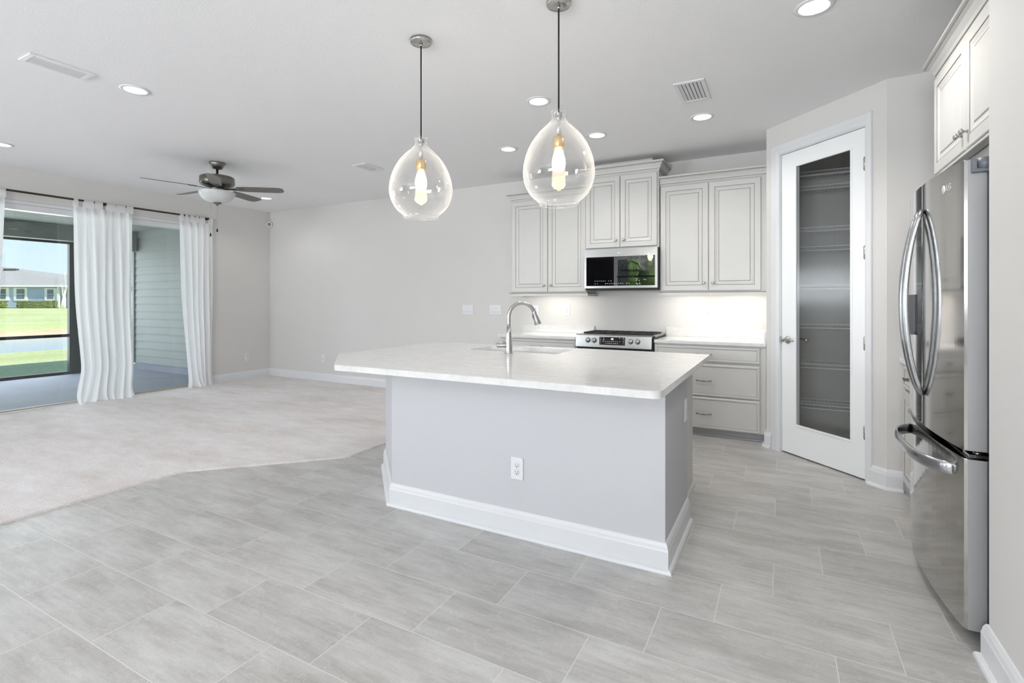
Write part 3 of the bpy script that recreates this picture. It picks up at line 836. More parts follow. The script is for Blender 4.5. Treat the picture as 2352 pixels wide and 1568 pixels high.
# faucet
FX, FY, FZ = -1.716, 3.165, ZT1
fa = thing('kitchen_faucet', (FX, FY, FZ), 'brushed nickel gooseneck faucet standing on the island worktop', 'faucet')
TF = Matrix.Translation((FX, FY, FZ))
b = B(); b.lathe([(0, 0), (0.029, 0), (0.029, 0.004), (0.0265, 0.008), (0.0255, 0.05), (0.023, 0.09), (0.018, 0.14), (0.0155, 0.19), (0, 0.19)], TF, 28); b.done('body', 'nickel', fa)
dx, dy = 0.7071, 0.7071
ax = lambda r, z: (FX + dx * r, FY + dy * r, FZ + z)
R_ = 0.098
pts = [ax(0, 0.19), ax(0, 0.21), ax(0, 0.235), ax(0, 0.262)]
for i in range(1, 15):
    a = PI - math.radians(156) * i / 14
    pts.append(ax(R_ + R_ * math.cos(a), 0.262 + R_ * math.sin(a)))
b = B(); b.tube(pts, 0.0135, 16); b.done('spout', 'nickel', fa)
a = PI - math.radians(156); p0 = (R_ + R_ * math.cos(a), 0.262 + R_ * math.sin(a)); dr, dz = math.sin(a) * 1.0, -math.cos(a) * 1.0
dr, dz = 0.33, -0.944
hp = [(0, 0.0142), (0.004, 0.0150), (0.03, 0.0165), (0.07, 0.021), (0.098, 0.0265), (0.102, 0.025)]
b = B(); b.tube([ax(p0[0] + dr * t, p0[1] + dz * t) for t, _ in hp], [q for _, q in hp], 20); hd = b.done('spray_head', 'nickel', fa)
b = B(); c_ = [ax(p0[0] - 0.017 + dr * t, p0[1] - 0.006 + dz * t) for t in (0.022, 0.034, 0.05, 0.06)]
b.tube(c_, [0.003, 0.006, 0.006, 0.003], 8); b.done('spray_button', 'hinge_grey', hd)
hx, hy = -0.882, -0.471
b = B(); b.tube([(FX + hx * t, FY + hy * t, FZ + 0.058) for t in (0.0, 0.02, 0.03, 0.066, 0.068)], [0.0165, 0.0165, 0.017, 0.0172, 0.0165], 20)
hb = b.done('handle_hub', 'nickel', fa)
b = B(); b.tube([(FX + hx * t, FY + hy * t, FZ + 0.058) for t in (0.069, 0.071, 0.08, 0.088, 0.0925)], [0.018, 0.019, 0.0175, 0.012, 0.003], 20)
b.tube([(FX + hx * 0.078, FY + hy * 0.078, FZ + 0.07), (FX + hx * 0.045, FY + hy * 0.045, FZ + 0.079), (FX + hx * 0.01, FY + hy * 0.01 , FZ + 0.076)], [0.006, 0.005, 0.003], 8)
b.done('lever', 'nickel', hb)

# ------------------------------------------------------------------ cabinets
def knob(T, parent, mt='nickel'):
    b = B(); b.lathe([(0, 0), (0.007, 0), (0.006, 0.004), (0.0045, 0.012), (0.009, 0.017), (0.0145, 0.022), (0.0135, 0.028), (0.007, 0.0315), (0, 0.032)], T @ Matrix.Rotation(-PI / 2, 4, 'X'), 20)
    return b.done('knob', mt, parent)
def crown_prof(z, h, out):
    P = [(0, 0), (0.008, 0), (0.008, 0.012), (0.012, 0.016), (0.016, 0.03), (0.03, 0.052), (0.042, 0.06), (0.044, 0.066), (0.052, 0.068), (0.052, 0.082), (0, 0.082)]
    return [(o * out / 0.052, z + q * h / 0.082) for o, q in P]
CRM = [0, 0, 1, 0, 0, 0, 1, 0, 0, 0]
def rail_prof(z0, z1): return [(-0.02, z0), (0.021, z0), (0.021, z1 - 0.010), (0.014, z1 - 0.003), (0.008, z1), (-0.02, z1)]

def upper(label, x0, x1, z0, z1, yf, doors, zd0, zd1, cz0, cz1, cpath, rail=None):
    r = thing('upper_cabinet', ((x0 + x1) / 2, (yf + YK) / 2, z0), label, 'cabinet', 'upper kitchen cabinets')
    b = B(); b.box(x0, x1, yf, YK - 0.002, z0, z1); b.done('carcass', 'cab', r)
    for i, (xa, xb) in enumerate(doors):
        b = B(); b.panel(fy(xa, yf, zd0), xb - xa, zd1 - zd0, UP); d = b.done('door', CM, r)
        kx = xb - 0.037 if i == 0 else xa + 0.037
        knob(fy(kx, yf - 0.02, zd0 + 0.072), d)
    b = B(); b.sweep(cpath, crown_prof(cz0, cz1 - cz0, 0.055), CRM); b.done('crown_moulding', CM, r)
    if rail:
        b = B(); b.sweep(rail, rail_prof(z0 - 0.037, z0 + 0.001), [0, 0, 1, 0, 0]); b.done('light_rail', CM, r)
    return r
yf = 5.23; ym = 5.19; yb = YK - 0.004
upper('cream upper cabinet pair at the left, behind the near pendant', -2.80, -1.872, 1.35, 2.425, yf, [(-2.786, -2.331), (-2.325, -1.876)], 1.36, 2.405, 2.42, 2.506,
      [(-2.80, yb), (-2.80, yf), (-1.875, yf)], [(-2.80, yb), (-2.80, yf), (-1.872, yf), (-1.872, yb)])
upper('taller raised upper cabinet above the microwave', -1.868, -1.092, 1.803, 2.60, ym, [(-1.862, -1.489), (-1.483, -1.108)], 1.818, 2.563, 2.58, 2.673,
      [(-1.868, yb), (-1.868, ym), (-1.092, ym), (-1.092, yb)])
upper('cream upper cabinet pair between the microwave and the pantry', -1.088, -0.118, 1.35, 2.425, yf, [(-1.079, -0.628), (-0.622, -0.170)], 1.36, 2.408, 2.42, 2.506,
      [(-1.088, yf), (-0.118, yf)], [(-1.088, yf), (-0.118, yf)])
b = B(); b.box(-1.80, -1.178, 5.30, YK - 0.002, 2.674, ZC - 0.002)
tag(b.done('vent_chase', 'wall'), 'painted boxed vent chase on top of the tall middle cabinet', 'vent chase')
for lx, w, lab in ((-2.30, 0.5, 'led strip under the left upper cabinet'), (-0.86, 0.36, 'left led strip under the right upper cabinet'), (-0.34, 0.36, 'right led strip under the right upper cabinet')):
    b = B(); b.box(lx - w / 2, lx + w / 2, 5.285, 5.315, 1.338, 1.349, 0)
    tag(b.done('under_cabinet_light', 'led'), lab, 'light', 'under cabinet lights')
    add_light('under_cabinet_lamp', 'AREA', (lx, 5.30, 1.332), 0.85, (1, 0.965, 0.92), (0, 0.25, -1), shape='RECTANGLE', size=w, size_y=0.03)

def pull(T, parent, w=0.138):
    b = B(); n = 9
    for sx in (-w / 2 + 0.008, w / 2 - 0.008): b.tube([(sx, 0, 0), (sx, 0.024, 0.0)], 0.005, 10, 0, T)
    pts = [(-w / 2, 0.024, 0.006), (-w / 2 + 0.008, 0.027, 0.002), (-w * 0.25, 0.027, -0.003), (-0.012, 0.028, -0.004), (0, 0.029, -0.003), (0.012, 0.028, -0.004), (w * 0.25, 0.027, -0.003), (w / 2 - 0.008, 0.027, 0.002), (w / 2, 0.024, 0.006)]
    b.tube(pts, [0.002, 0.005, 0.0035, 0.0045, 0.007, 0.0045, 0.0035, 0.005, 0.002], 10, 0, T)
    return b.done('pull', 'nickel_dark', parent)
def drawer(T, w, h, r):
    b = B(); b.panel(T, w, h, DR); return b.done('drawer_front', CM, r)

yb0 = 4.99
# base cabinet right of the range: three wide drawers
r = thing('base_cabinet', (-0.61, 5.27, 0), 'base cabinet of three wide drawers beside the pantry', 'cabinet', 'base cabinets on the range wall')
b = B(); b.box(-1.089, -0.1195, yb0, YK - 0.002, 0.075, ZT0 - 0.001); b.done('carcass', 'cab', r)
b = B(); b.box(-1.089, -0.1195, yb0 + 0.05, YK - 0.002, 0, 0.075, 0).box(-1.089, -0.1195, yb0 + 0.036, yb0 + 0.05, 0, 0.014, 1, bev=0.003); b.done('toe_kick', ['toe', 'toe'], r)
for za, zb_, hz in ((0.694, 0.838, 0.766), (0.377, 0.675, 0.522), (0.078, 0.368, 0.214)):
    d = drawer(fy(-1.089, yb0, za), 0.921, zb_ - za, r); pull(fy(-0.636, yb0 - 0.0155, hz), d)
# left of the range
r = thing('base_cabinet', (-2.35, 5.27, 0), 'base cabinet left of the range, behind the faucet', 'cabinet', 'base cabinets on the range wall')
b = B(); b.box(-2.81, -1.893, yb0, YK - 0.002, 0.075, ZT0 - 0.001); b.done('carcass', 'cab', r)
b = B(); b.box(-2.80, -1.893, yb0 + 0.05, YK - 0.002, 0, 0.075); b.done('toe_kick', 'toe', r)
d = drawer(fy(-2.79, yb0, 0.694), 0.885, 0.144, r); pull(fy(-2.35, yb0 - 0.0155, 0.766), d)
for i in range(2):
    xa = -2.79 + i * 0.4455
    b = B(); b.panel(fy(xa, yb0, 0.078), 0.4395, 0.597, UP); dd = b.done('door', CM, r)
    knob(fy(xa + (0.40 if i == 0 else 0.04), yb0 - 0.02, 0.60), dd)

def worktop(label, x0, x1, y0, y1, splash):
    r = thing('worktop', ((x0 + x1) / 2, (y0 + y1) / 2, ZT0), label, 'countertop', 'perimeter worktops')
    b = B(); b.box(x0, x1, y0, y1, ZT0, ZT1, bev=0.006, seg=3); b.done('slab', 'quartz', r)
    for q in splash:
        b = B(); b.box(*q, ZT1, 0.975, bev=0.003); b.done('backsplash', 'quartz', r)
worktop('white quartz worktop left of the range', -2.835, -1.890, 4.955, YK - 0.001, [(-2.81, -1.890, YK - 0.021, YK - 0.001)])
worktop('white quartz worktop between the range and the pantry', -1.090, -0.118, 4.955, YK - 0.001, [(-1.090, -0.140, YK - 0.021, YK - 0.001), (-0.139, -0.118, 5.02, YK - 0.001)])

# ------------------------------------------------------------------ microwave
r = thing('microwave', (-1.465, 5.34, 1.372), 'stainless over-the-range microwave with black glass door', 'microwave')
b = B(); b.box(-1.858, -1.0895, 5.155, YK - 0.002, 1.374, 1.800, bev=0.004); b.done('case', 'black_matte', r)
b = B(); T = fy(-1.858, 5.155, 1.392)
W, Hh = 0.766, 0.408
gx0, gx1, gz0_, gz1_ = 0.022, 0.742, 0.024, 0.327
for q in ((0, W, 0, gz0_), (0, W, gz1_, Hh), (0, gx0, gz0_, gz1_), (gx1, W, gz0_, gz1_)): b.box(q[0], q[1], 0, 0.035, q[2], q[3], T=T)
b.done('door_frame', 'steel', r)
b = B(); b.box(gx0, gx1, 0.001, 0.0335, gz0_, gz1_, 0, T=T)
rnd = random.Random(3)
for row, (xs_, zz) in enumerate((([0.115 + 0.022 * i for i in range(6)] + [0.262, 0.285], 0.072), ([0.115, 0.14] + [0.228 + 0.023 * i for i in range(9)] + [0.45, 0.475], 0.045))):
    for xx in xs_:
        w = rnd.uniform(0.006, 0.013); b.box(xx, xx + w, 0.0336, 0.0341, zz, zz + 0.005, 1, T=T)
for xx, zz in ((0.556, 0.085), (0.552, 0.07), (0.58, 0.07), (0.628, 0.08), (0.644, 0.079), (0.55, 0.045), (0.556, 0.038), (0.566, 0.036), (0.585, 0.045), (0.588, 0.037)): b.box(xx, xx + 0.008, 0.0336, 0.0341, zz, zz + 0.006, 1, T=T)
b.done('door_glass', ['black', 'mark'], r)

def text_mesh(txt, size, depth, Mx, name, mt, parent):
    cu = bpy.data.curves.new('lettering', 'FONT'); cu.body = txt; cu.size = size; cu.extrude = depth; cu.align_x = 'CENTER'; cu.align_y = 'CENTER'
    to = bpy.data.objects.new('lettering', cu); COL.objects.link(to)
    bpy.context.view_layer.update()
    me = bpy.data.meshes.new_from_object(to.evaluated_get(bpy.context.evaluated_depsgraph_get()))
    bpy.data.objects.remove(to); bpy.data.curves.remove(cu)
    bm_ = bmesh.new(); bm_.from_mesh(me); bmesh.ops.transform(bm_, matrix=Mx, verts=bm_.verts[:]); bpy.data.meshes.remove(me)
    b = B(); b.bm.free(); b.bm = bm_
    return b.done(name, mt, parent)
def facing(o, right, out):
    """matrix that lays xy text on a vertical face; right = reading direction"""
    m = Matrix.Identity(4); right = Vector(right).normalized(); out = Vector(out).normalized(); up = Vector((0, 0, 1))
    for i in range(3): m[i][0] = right[i]; m[i][1] = up[i]; m[i][2] = out[i]; m[i][3] = o[i]
    return m
b = B(); b.lathe([(0, 0), (0.0075, 0), (0.0075, 0.001), (0, 0.001)], fy(-1.489, 5.12, 1.756) @ Matrix.Rotation(-PI / 2, 4, 'X'), 20); b.done('emblem', 'logo', r)
text_mesh('LG', 0.018, 0.0004, facing((-1.465, 5.1195, 1.756), (1, 0, 0), (0, -1, 0)), 'lettering', 'logo', r)

# ------------------------------------------------------------------ range
r = thing('range', (-1.49, 5.25, 0), 'stainless slide-in cooking range with black cooktop and front controls', 'range')
b = B(); b.box(-1.884, -1.097, 4.985, 5.53, 0.03, 0.899).box(-1.86, -1.12, 5.05, 5.5, 0, 0.03); b.done('body', 'black_matte', r)
b = B(); b.box(-1.887, -1.093, 5.03, 5.535, 0.8995, 0.912, 0, bev=0.003); b.done('cooktop', 'black', r)
b = B()
TP = fy(-1.886, 4.96, 0.79)
pr = [(4.985, 0.79), (4.932, 0.79), (4.945, 0.908), (4.955, 0.916), (5.10, 0.916), (5.10, 0.905), (4.985, 0.905)]
a_ = [b.bm.verts.new((-1.886, y, z)) for y, z in pr]; c_ = [b.bm.verts.new((-1.108, y, z)) for y, z in pr]
b._f(a_, 0); b._f(list(reversed(c_)), 0)
for i in range(len(pr)): b._f([a_[i], a_[(i + 1) % 7], c_[(i + 1) % 7], c_[i]], 0)
b.box(-1.122, -1.093, 5.10, 5.5, 0.912, 0.918, 0).box(-1.886, -1.857, 5.10, 5.5, 0.912, 0.918, 0)
b.done('control_panel', 'steel', r)
TP = frame((-1.886, 4.9385, 0.849), (1, 0, 0), (0, -0.994, 0.11))
for kx in (0.132, 0.199, 0.574, 0.643):
    b = B(); TT = TP @ Matrix.Translation((kx, 0.0, 0.008)) @ Matrix.Rotation(-PI / 2, 4, 'X')
    b.lathe([(0, 0), (0.027, 0), (0.026, 0.006), (0.0225, 0.008), (0.0215, 0.026), (0.019, 0.029), (0, 0.029)], TT, 28)
    b.box(-0.0045, 0.0045, -0.0205, 0.0205, 0.027, 0.038, 0, bev=0.002, T=TT)
    b.done('control_knob', 'handle_steel', r)
b = B(); b.box(0.255, 0.517, 0.0005, 0.004, -0.034, 0.046, T=TP)
def marks(b):
    rnd = random.Random(5)
    for zz, xs_ in ((0.036, (0.265, 0.295, 0.46, 0.497)), (0.02, (0.265, 0.295, 0.497)), (0.003, (0.262, 0.29, 0.46, 0.495)), (0.001, [0.32 + 0.0195 * i for i in range(7)]), (-0.017, [0.32 + 0.0195 * i for i in range(7)] + [0.264, 0.497])):
        for xx in xs_: w = rnd.uniform(0.007, 0.014); b.box(xx, xx + w, 0.0042, 0.0047, zz - 0.002, zz + 0.0025, 1, T=TP)
marks(b); dsp = b.done('display', ['black', 'mark'], r)
text_mesh('40', 0.026, 0.0003, facing(TP @ Vector((0.388, 0.0055, 0.026)), (1, 0, 0), (0, -1, 0.0)), 'clock_digits', 'digit', dsp)
b = B(); b.box(-1.884, -1.108, 4.945, 4.984, 0.20, 0.765, bev=0.006); od = b.done('oven_door', 'steel', r)
b = B(); b.box(-1.76, -1.23, 4.9435, 4.9455, 0.32, 0.62); b.done('oven_window', 'black', od)
b = B(); b.tube([(-1.84, 4.90, 0.715), (-1.15, 4.90, 0.715)], 0.012, 12).tube([(-1.81, 4.945, 0.715), (-1.81, 4.90, 0.715)], 0.009, 8).tube([(-1.18, 4.945, 0.715), (-1.18, 4.90, 0.715)], 0.009, 8); b.done('oven_handle', 'steel', od)
b = B(); b.box(-1.884, -1.108, 4.945, 4.984, 0.04, 0.19, bev=0.006); b.done('storage_drawer', 'steel', r)
for i in range(3):
    xa = -1.862 + i * 0.2475; xb = xa + 0.240
    b = B()
    for yy in (5.12, 5.30, 5.47): b.box(xa, xb, yy - 0.006, yy + 0.006, 0.918, 0.931, bev=0.002)
    for xx in (xa + 0.006, (xa + xb) / 2, xb - 0.006): b.box(xx - 0.006, xx + 0.006, 5.12, 5.47, 0.918, 0.930, bev=0.002)
    for xx in (xa + 0.01, xb - 0.01):
        for yy in (5.125, 5.465): b.box(xx - 0.008, xx + 0.008, yy - 0.008, yy + 0.008, 0.912, 0.92)
    b.done('grate', 'black_matte', r)

# ------------------------------------------------------------------ right run: base cabinet, over-fridge cabinet
def fx(x, y, z): return frame((x, y, z), (0, -1, 0), (-1, 0, 0))
r = thing('base_cabinet', (1.05, 3.74, 0), 'narrow sliver of base cabinet beyond the fridge with one drawer pull', 'cabinet')
b = B(); b.box(0.722, XB - 0.001, 3.335, PB[1] - 0.002, 0.075, ZT0 - 0.001).box(0.72, 0.74, PB[1] - 0.028, PB[1] - 0.002, 0, 0.08); b.done('carcass', 'cab', r)
b = B(); b.box(0.78, XB - 0.001, 3.335, PB[1] - 0.03, 0, 0.075); b.done('toe_kick', 'toe', r)
for q in range(2):
    yy = PB[1] - 0.02 - q * 0.40
    d = drawer(fx(0.722, yy, 0.694), 0.385, 0.144, r); pull(fx(0.7065, yy - 0.19, 0.766), d, 0.11)
    b = B(); b.panel(fx(0.722, yy, 0.078), 0.385, 0.597, UP); d = b.done('door', CM, r); knob(fx(0.702, yy - 0.05 if q else yy - 0.345, 0.60), d)
r2 = thing('worktop', (1.04, 3.74, ZT0), 'white quartz worktop end between the fridge and the pantry wall', 'countertop', 'perimeter worktops')
b = B(); b.box(0.688, XB - 0.001, 3.33, PB[1] - 0.001, ZT0, ZT1, bev=0.006, seg=3); b.done('slab', 'quartz', r2)
b = B(); b.box(0.72, XB - 0.001, PB[1] - 0.021, PB[1] - 0.001, ZT1, 0.975, bev=0.003); b.done('backsplash', 'quartz', r2)

r = thing('over_fridge_cabinet', (1.06, 2.85, 1.91), 'cream two-door cabinet above the refrigerator', 'cabinet')
ya, yz = 3.37, 2.338
b = B(); b.box(0.722, XB - 0.001, yz, ya, 1.905, 2.43); b.done('carcass', 'cab', r)
for q, (s0, s1) in enumerate(((ya - 0.004, 2.862), (2.856, yz + 0.003))):
    b = B(); b.panel(fx(0.722, s0, 1.915), s0 - s1, 0.495, UP); d = b.done('door', CM, r)
    knob(fx(0.702, s1 + 0.035 if q == 0 else s0 - 0.035, 1.985), d)
b = B(); b.sweep([(XB - 0.002, ya), (0.722, ya), (0.722, yz)], crown_prof(2.42, 0.085, 0.06), CRM); b.done('crown_moulding', CM, r)
b = B(); b.box(0.70, 0.74, yz, ya, 1.893, 1.906, bev=0.004); b.done('bottom_rail', 'cab', r)
b = B(); b.box(0.745, 0.757, yz, ya, 1.785, 1.9045); b.done('filler_panel', 'cab', r)

# ------------------------------------------------------------------ refrigerator
r = thing('refrigerator', (1.0, 2.855, 0), 'stainless french-door refrigerator with bowed handles in the right alcove', 'refrigerator')
YN, YFAR, XBK = 2.405, 3.305, 0.652
def front_x(y):
    u = (y - 2.855) / 0.45; return 0.590 - 0.036 * (1 - u * u)
def door_poly(y0, y1, n=18):
    pts = [(front_x(y0) + 0.008, y0)]
    for i in range(n + 1):
        y = y0 + 0.006 + (y1 - y0 - 0.012) * i / n; pts.append((front_x(y), y))
    pts += [(front_x(y1) + 0.008, y1), (XBK, y1), (XBK, y0)]
    return pts
def fdoor(y0, y1, z0, z1, name):
    b = B(); b.prism(door_poly(y0, y1), z0, z1, 0, 0.004)
    bmesh.ops.recalc_face_normals(b.bm, faces=b.bm.faces[:])
    for f in b.bm.faces:
        if abs(f.normal.z) < 0.5: f.smooth = False
        if abs(f.normal.y) > 0.9: f.material_index = 1
    return b.done(name, ['fridge_steel', 'fridge_side'], r)
b = B(); b.box(0.668, 1.36, 2.415, 3.295, 0.035, 1.75, bev=0.006); b.done('case', 'fridge_body', r)
b = B(); b.box(0.6525, 0.6675, 2.42, 3.29, 0.71, 1.755).box(0.6525, 0.6675, 2.42, 3.29, 0.075, 0.68); b.done('gasket', 'hinge_grey', r)
dn = fdoor(YN, 2.8525, 0.712, 1.775, 'french_door'); df = fdoor(2.8575, YFAR, 0.712, 1.775, 'french_door')
fz = fdoor(YN, YFAR, 0.06, 0.684, 'freezer_drawer')
b = B(); b.box(0.60, 0.645, 2.42, 3.29, 0.6845, 0.688); b.done('drawer_gap_strip', 'black', fz)  # black strip laid in for the dark gap above the freezer drawer
for dd, yy in ((dn, 2.822), (df, 2.888)):
    b = B(); pts = []; rr = []
    for i in range(21):
        t = i / 20; z = 0.845 + (1.66 - 0.845) * t
        bow = 0.062 * (1 - (2 * t - 1) ** 2) ** 0.85
        pts.append((front_x(yy) - 0.006 - bow, yy, z)); rr.append(0.012 + 0.003 * (1 - (2 * t - 1) ** 2))
    b.tube(pts, rr, 14, 0, None, (1.15, 0.85)); b.done('door_handle', 'handle_steel', dd)
b = B(); pts = []
for i in range(25):
    t = i / 24; y = 2.50 + (3.21 - 2.50) * t
    bow = 0.075 * (1 - abs(2 * t - 1) ** 5)
    pts.append((front_x(y) + 0.004 - bow, y, 0.615))
b.tube(pts, 0.0145, 14, 0, None, (0.6, 1.7), up=(0, 0, 1)); b.done('drawer_handle', 'handle_steel', fz)
b = B(); b.box(front_x(3.0) - 0.006, front_x(3.0) + 0.02, 2.97, 3.19, 1.10, 1.29, bev=0.004); dis = b.done('water_dispenser', 'fridge_body', df)
b = B(); b.box(front_x(3.0) - 0.022, front_x(3.0) - 0.004, 3.0, 3.16, 1.10, 1.112, bev=0.003); b.done('dispenser_tray', 'hinge_grey', dis)
b = B(); b.box(0.606, 0.735, 2.384, 2.404, 1.722, 1.735, bev=0.002).box(0.606, 0.617, 2.388, 2.404, 1.735, 1.777).lathe([(0, 1.735), (0.022, 1.735), (0.022, 1.774), (0, 1.776)], Matrix.Translation((0.645, 2.404, 0)), 20).box(0.676, 0.735, 2.39, 2.4145, 1.735, 1.772); b.done('hinge_cover', 'hinge_grey', r)
b = B(); b.box(0.600, 0.70, 2.395, 2.47, 0.6925, 0.7035, 0).lathe([(0, 0.684), (0.013, 0.684), (0.013, 0.712), (0, 0.712)], Matrix.Translation((0.63, 2.425, 0)), 16, 1).box(0.672, 0.70, 2.396, 2.414, 0.67, 0.725, 0); b.done('centre_hinge', ['black', 'handle_steel'], r)
for yy in (2.46, 3.25):
    b = B(); b.lathe([(0, -0.012), (0.022, -0.012), (0.022, 0.012), (0, 0.012)], Matrix.Translation((0.69, yy, 0.022)) @ Matrix.Rotation(PI / 2, 4, 'X'), 18).box(0.672, 0.72, yy - 0.016, yy + 0.016, 0.024, 0.045); b.done('wheel', 'black_matte', r)
ly = 2.575
b = B()
TL = Matrix.Translation((front_x(ly) - 0.0005, ly, 1.70)) @ Vector((-1, -0.12, 0)).to_track_quat('Z', 'Y').to_matrix().to_4x4()
b.lathe([(0, 0), (0.017, 0), (0.017, 0.0012), (0, 0.0014)], TL, 26); b.done('emblem', 'logo', dn)
text_mesh('LG', 0.034, 0.0006, facing((front_x(2.525) - 0.0012, 2.527, 1.70), (0.12, -1, 0), (-1, -0.12, 0)), 'lettering', 'logo', dn)

# ------------------------------------------------------------------ pendants
def pendant(x, y, zn, zb_, label):
    r = thing('pendant_light', (x, y, zb_), label, 'pendant light', 'glass pendants over the island')
    T = Matrix.Translation((x, y, 0))
    b = B(); b.lathe([(0, ZC - 0.022), (0.02, ZC - 0.022), (0.058, ZC - 0.019), (0.061, ZC - 0.015), (0.061, ZC - 0.001), (0, ZC - 0.001)], T, 36)
    b.lathe([(0, ZC - 0.036), (0.008, ZC - 0.036), (0.009, ZC - 0.022), (0, ZC - 0.022)], T, 16); b.done('canopy', 'nickel', r)
    b = B(); b.tube([(x, y, zn - 0.012), (x, y, ZC - 0.03)], 0.0042, 10); b.done('cord', 'cord', r)
    h = zn - zb_; s_ = h / 0.455
    P = [(0.030, 0.0), (0.036, 0.003), (0.0375, 0.010), (0.0345, 0.018), (0.0325, 0.026), (0.034, 0.036), (0.040, 0.05), (0.054, 0.066), (0.076, 0.085), (0.098, 0.106), (0.119, 0.131), (0.138, 0.160), (0.153, 0.19), (0.166, 0.224), (0.174, 0.258), (0.178, 0.290), (0.1775, 0.318), (0.172, 0.345), (0.162, 0.372), (0.148, 0.396), (0.130, 0.417), (0.112, 0.432), (0.099, 0.443), (0.0955, 0.447), (0.0975, 0.451), (0.0965, 0.455), (0.093, 0.455)]
    outer = [(q, zn - d * s_) for q, d in P]
    inner = [(max(q - 0.0035, 0.004), zz) for q, zz in reversed(outer)]
    b = B(); b.lathe(outer + inner + [outer[0]], T, 64); b.done('glass_shade', 'pendant', r)
    b = B(); b.lathe([(0, zn - 0.010), (0.017, zn - 0.010), (0.0175, zn - 0.026), (0.011, zn - 0.028), (0.011, zn - 0.06), (0.013, zn - 0.062), (0.013, zn - 0.11), (0.010, zn - 0.113), (0.010, zn - 0.128), (0, zn - 0.128)], T, 20); b.done('stem', 'nickel', r)
    b = B(); b.lathe([(0, zn - 0.128), (0.026, zn - 0.128), (0.0295, zn - 0.132), (0.0295, zn - 0.178), (0.026, zn - 0.184), (0, zn - 0.184)], T, 28); b.done('socket', 'brass', r)
    b = B(); b.lathe([(0.013, zn - 0.184), (0.016, zn - 0.192), (0.024, zn - 0.21), (0.031, zn - 0.235), (0.034, zn - 0.258), (0.031, zn - 0.282), (0.02, zn - 0.298), (0.0, zn - 0.304)], T, 24); b.done('bulb', 'bulb', r)
    add_light('pendant_lamp', 'POINT', (x, y, zn - 0.24), 13.0, (1, 0.93, 0.84), shadow_soft_size=0.036)
pendant(-1.807, 2.287, 2.186, 1.731, 'left teardrop glass pendant, farther from the range cabinets')
pendant(-0.974, 2.315, 2.199, 1.735, 'right teardrop glass pendant in front of the microwave cabinets')

# ------------------------------------------------------------------ recessed lights
LLAB = ['recessed ceiling light between the long ceiling vent and the ceiling fan', 'recessed ceiling light cut by the left edge of the picture', 'recessed ceiling light near the fan blade tip by the corner',
        'recessed ceiling light between the two pendants', 'recessed ceiling light just below the square slatted vent', 'recessed ceiling light right of the near pendant glass', 'recessed ceiling light just left of the near pendant glass', 'large recessed ceiling light at the top right']
for (lx, ly), lab in zip(LIGHTS, LLAB):
    r = thing('recessed_light', (lx, ly, ZC - 0.006), lab, 'ceiling light', 'recessed ceiling lights')
    T = Matrix.Translation((lx, ly, 0))
    b = B(); b.lathe([(0.068, ZC + 0.001), (0.066, ZC - 0.004), (0.072, ZC - 0.007), (0.088, ZC - 0.005), (0.092, ZC - 0.0005), (0.074, ZC - 0.0005), (0.068, ZC + 0.001)], T, 40); b.done('trim_ring', 'trim', r)
    b = B(); b.lathe([(0.0675, ZC), (0.06, ZC + 0.035), (0.053, ZC + 0.062)], T, 40); b.done('baffle', 'trim', r)
    b = B(); b.lathe([(0.053, ZC + 0.0615), (0.045, ZC + 0.059), (0, ZC + 0.058)], T, 40); b.done('lens', 'lens', r)
    add_light('recessed_lamp', 'SPOT', (lx, ly, ZC - 0.012), 34 if lx > 0 else (14 if lx > -1.6 else 7), (1, 0.96, 0.92), (0, 0, -1), spot_size=math.radians(150), spot_blend=0.6, shadow_soft_size=0.05)

# ------------------------------------------------------------------ ceiling vents
def vent(x0, x1, y0, y1, n, label, fin_w, dark='slot'):
    r = thing('ceiling_vent', ((x0 + x1) / 2, (y0 + y1) / 2, ZC - 0.012), label, 'vent', 'ceiling vents')
    b = B(); f = 0.028; zb_ = ZC - 0.010
    for q in ((x0, x1, y0, y0 + f), (x0, x1, y1 - f, y1), (x0, x0 + f, y0 + f, y1 - f), (x1 - f, x1, y0 + f, y1 - f)): b.box(*q, zb_, ZC - 0.0005, bev=0.003)
    b.done('frame', 'trim', r)
    B().box(x0 + f, x1 - f, y0 + f, y1 - f, ZC - 0.002, ZC - 0.001).done('duct_opening', dark, r)
    b = B(); w = (x1 - x0 - 2 * f) / n
    for i in range(n):
        xa = x0 + f + i * w
        b.quad([(xa + w * 0.05, y0 + f, zb_ + 0.001), (xa + w * 0.05 + w * fin_w, y0 + f, ZC - 0.003), (xa + w * 0.05 + w * fin_w, y1 - f, ZC - 0.003), (xa + w * 0.05, y1 - f, zb_ + 0.001)])
        b.quad([(xa + w * 0.05, y0 + f, zb_ + 0.001), (xa + w * 0.05 + 0.001, y0 + f, zb_), (xa + w * 0.05 + 0.001, y1 - f, zb_), (xa + w * 0.05, y1 - f, zb_ + 0.001)])
    b.done('louvre', 'trim', r)
vent(-4.12, -3.95, 1.30, 1.63, 6, 'long white ceiling vent at the upper left', 0.96, 'toe')
vent(-4.13, -3.945, 4.035, 4.335, 6, 'faint white ceiling vent between the fan and the far pendant', 0.96, 'toe')
vent(-0.655, -0.453, 3.555, 3.93, 6, 'white ceiling vent with dark slots above the kitchen', 0.72)

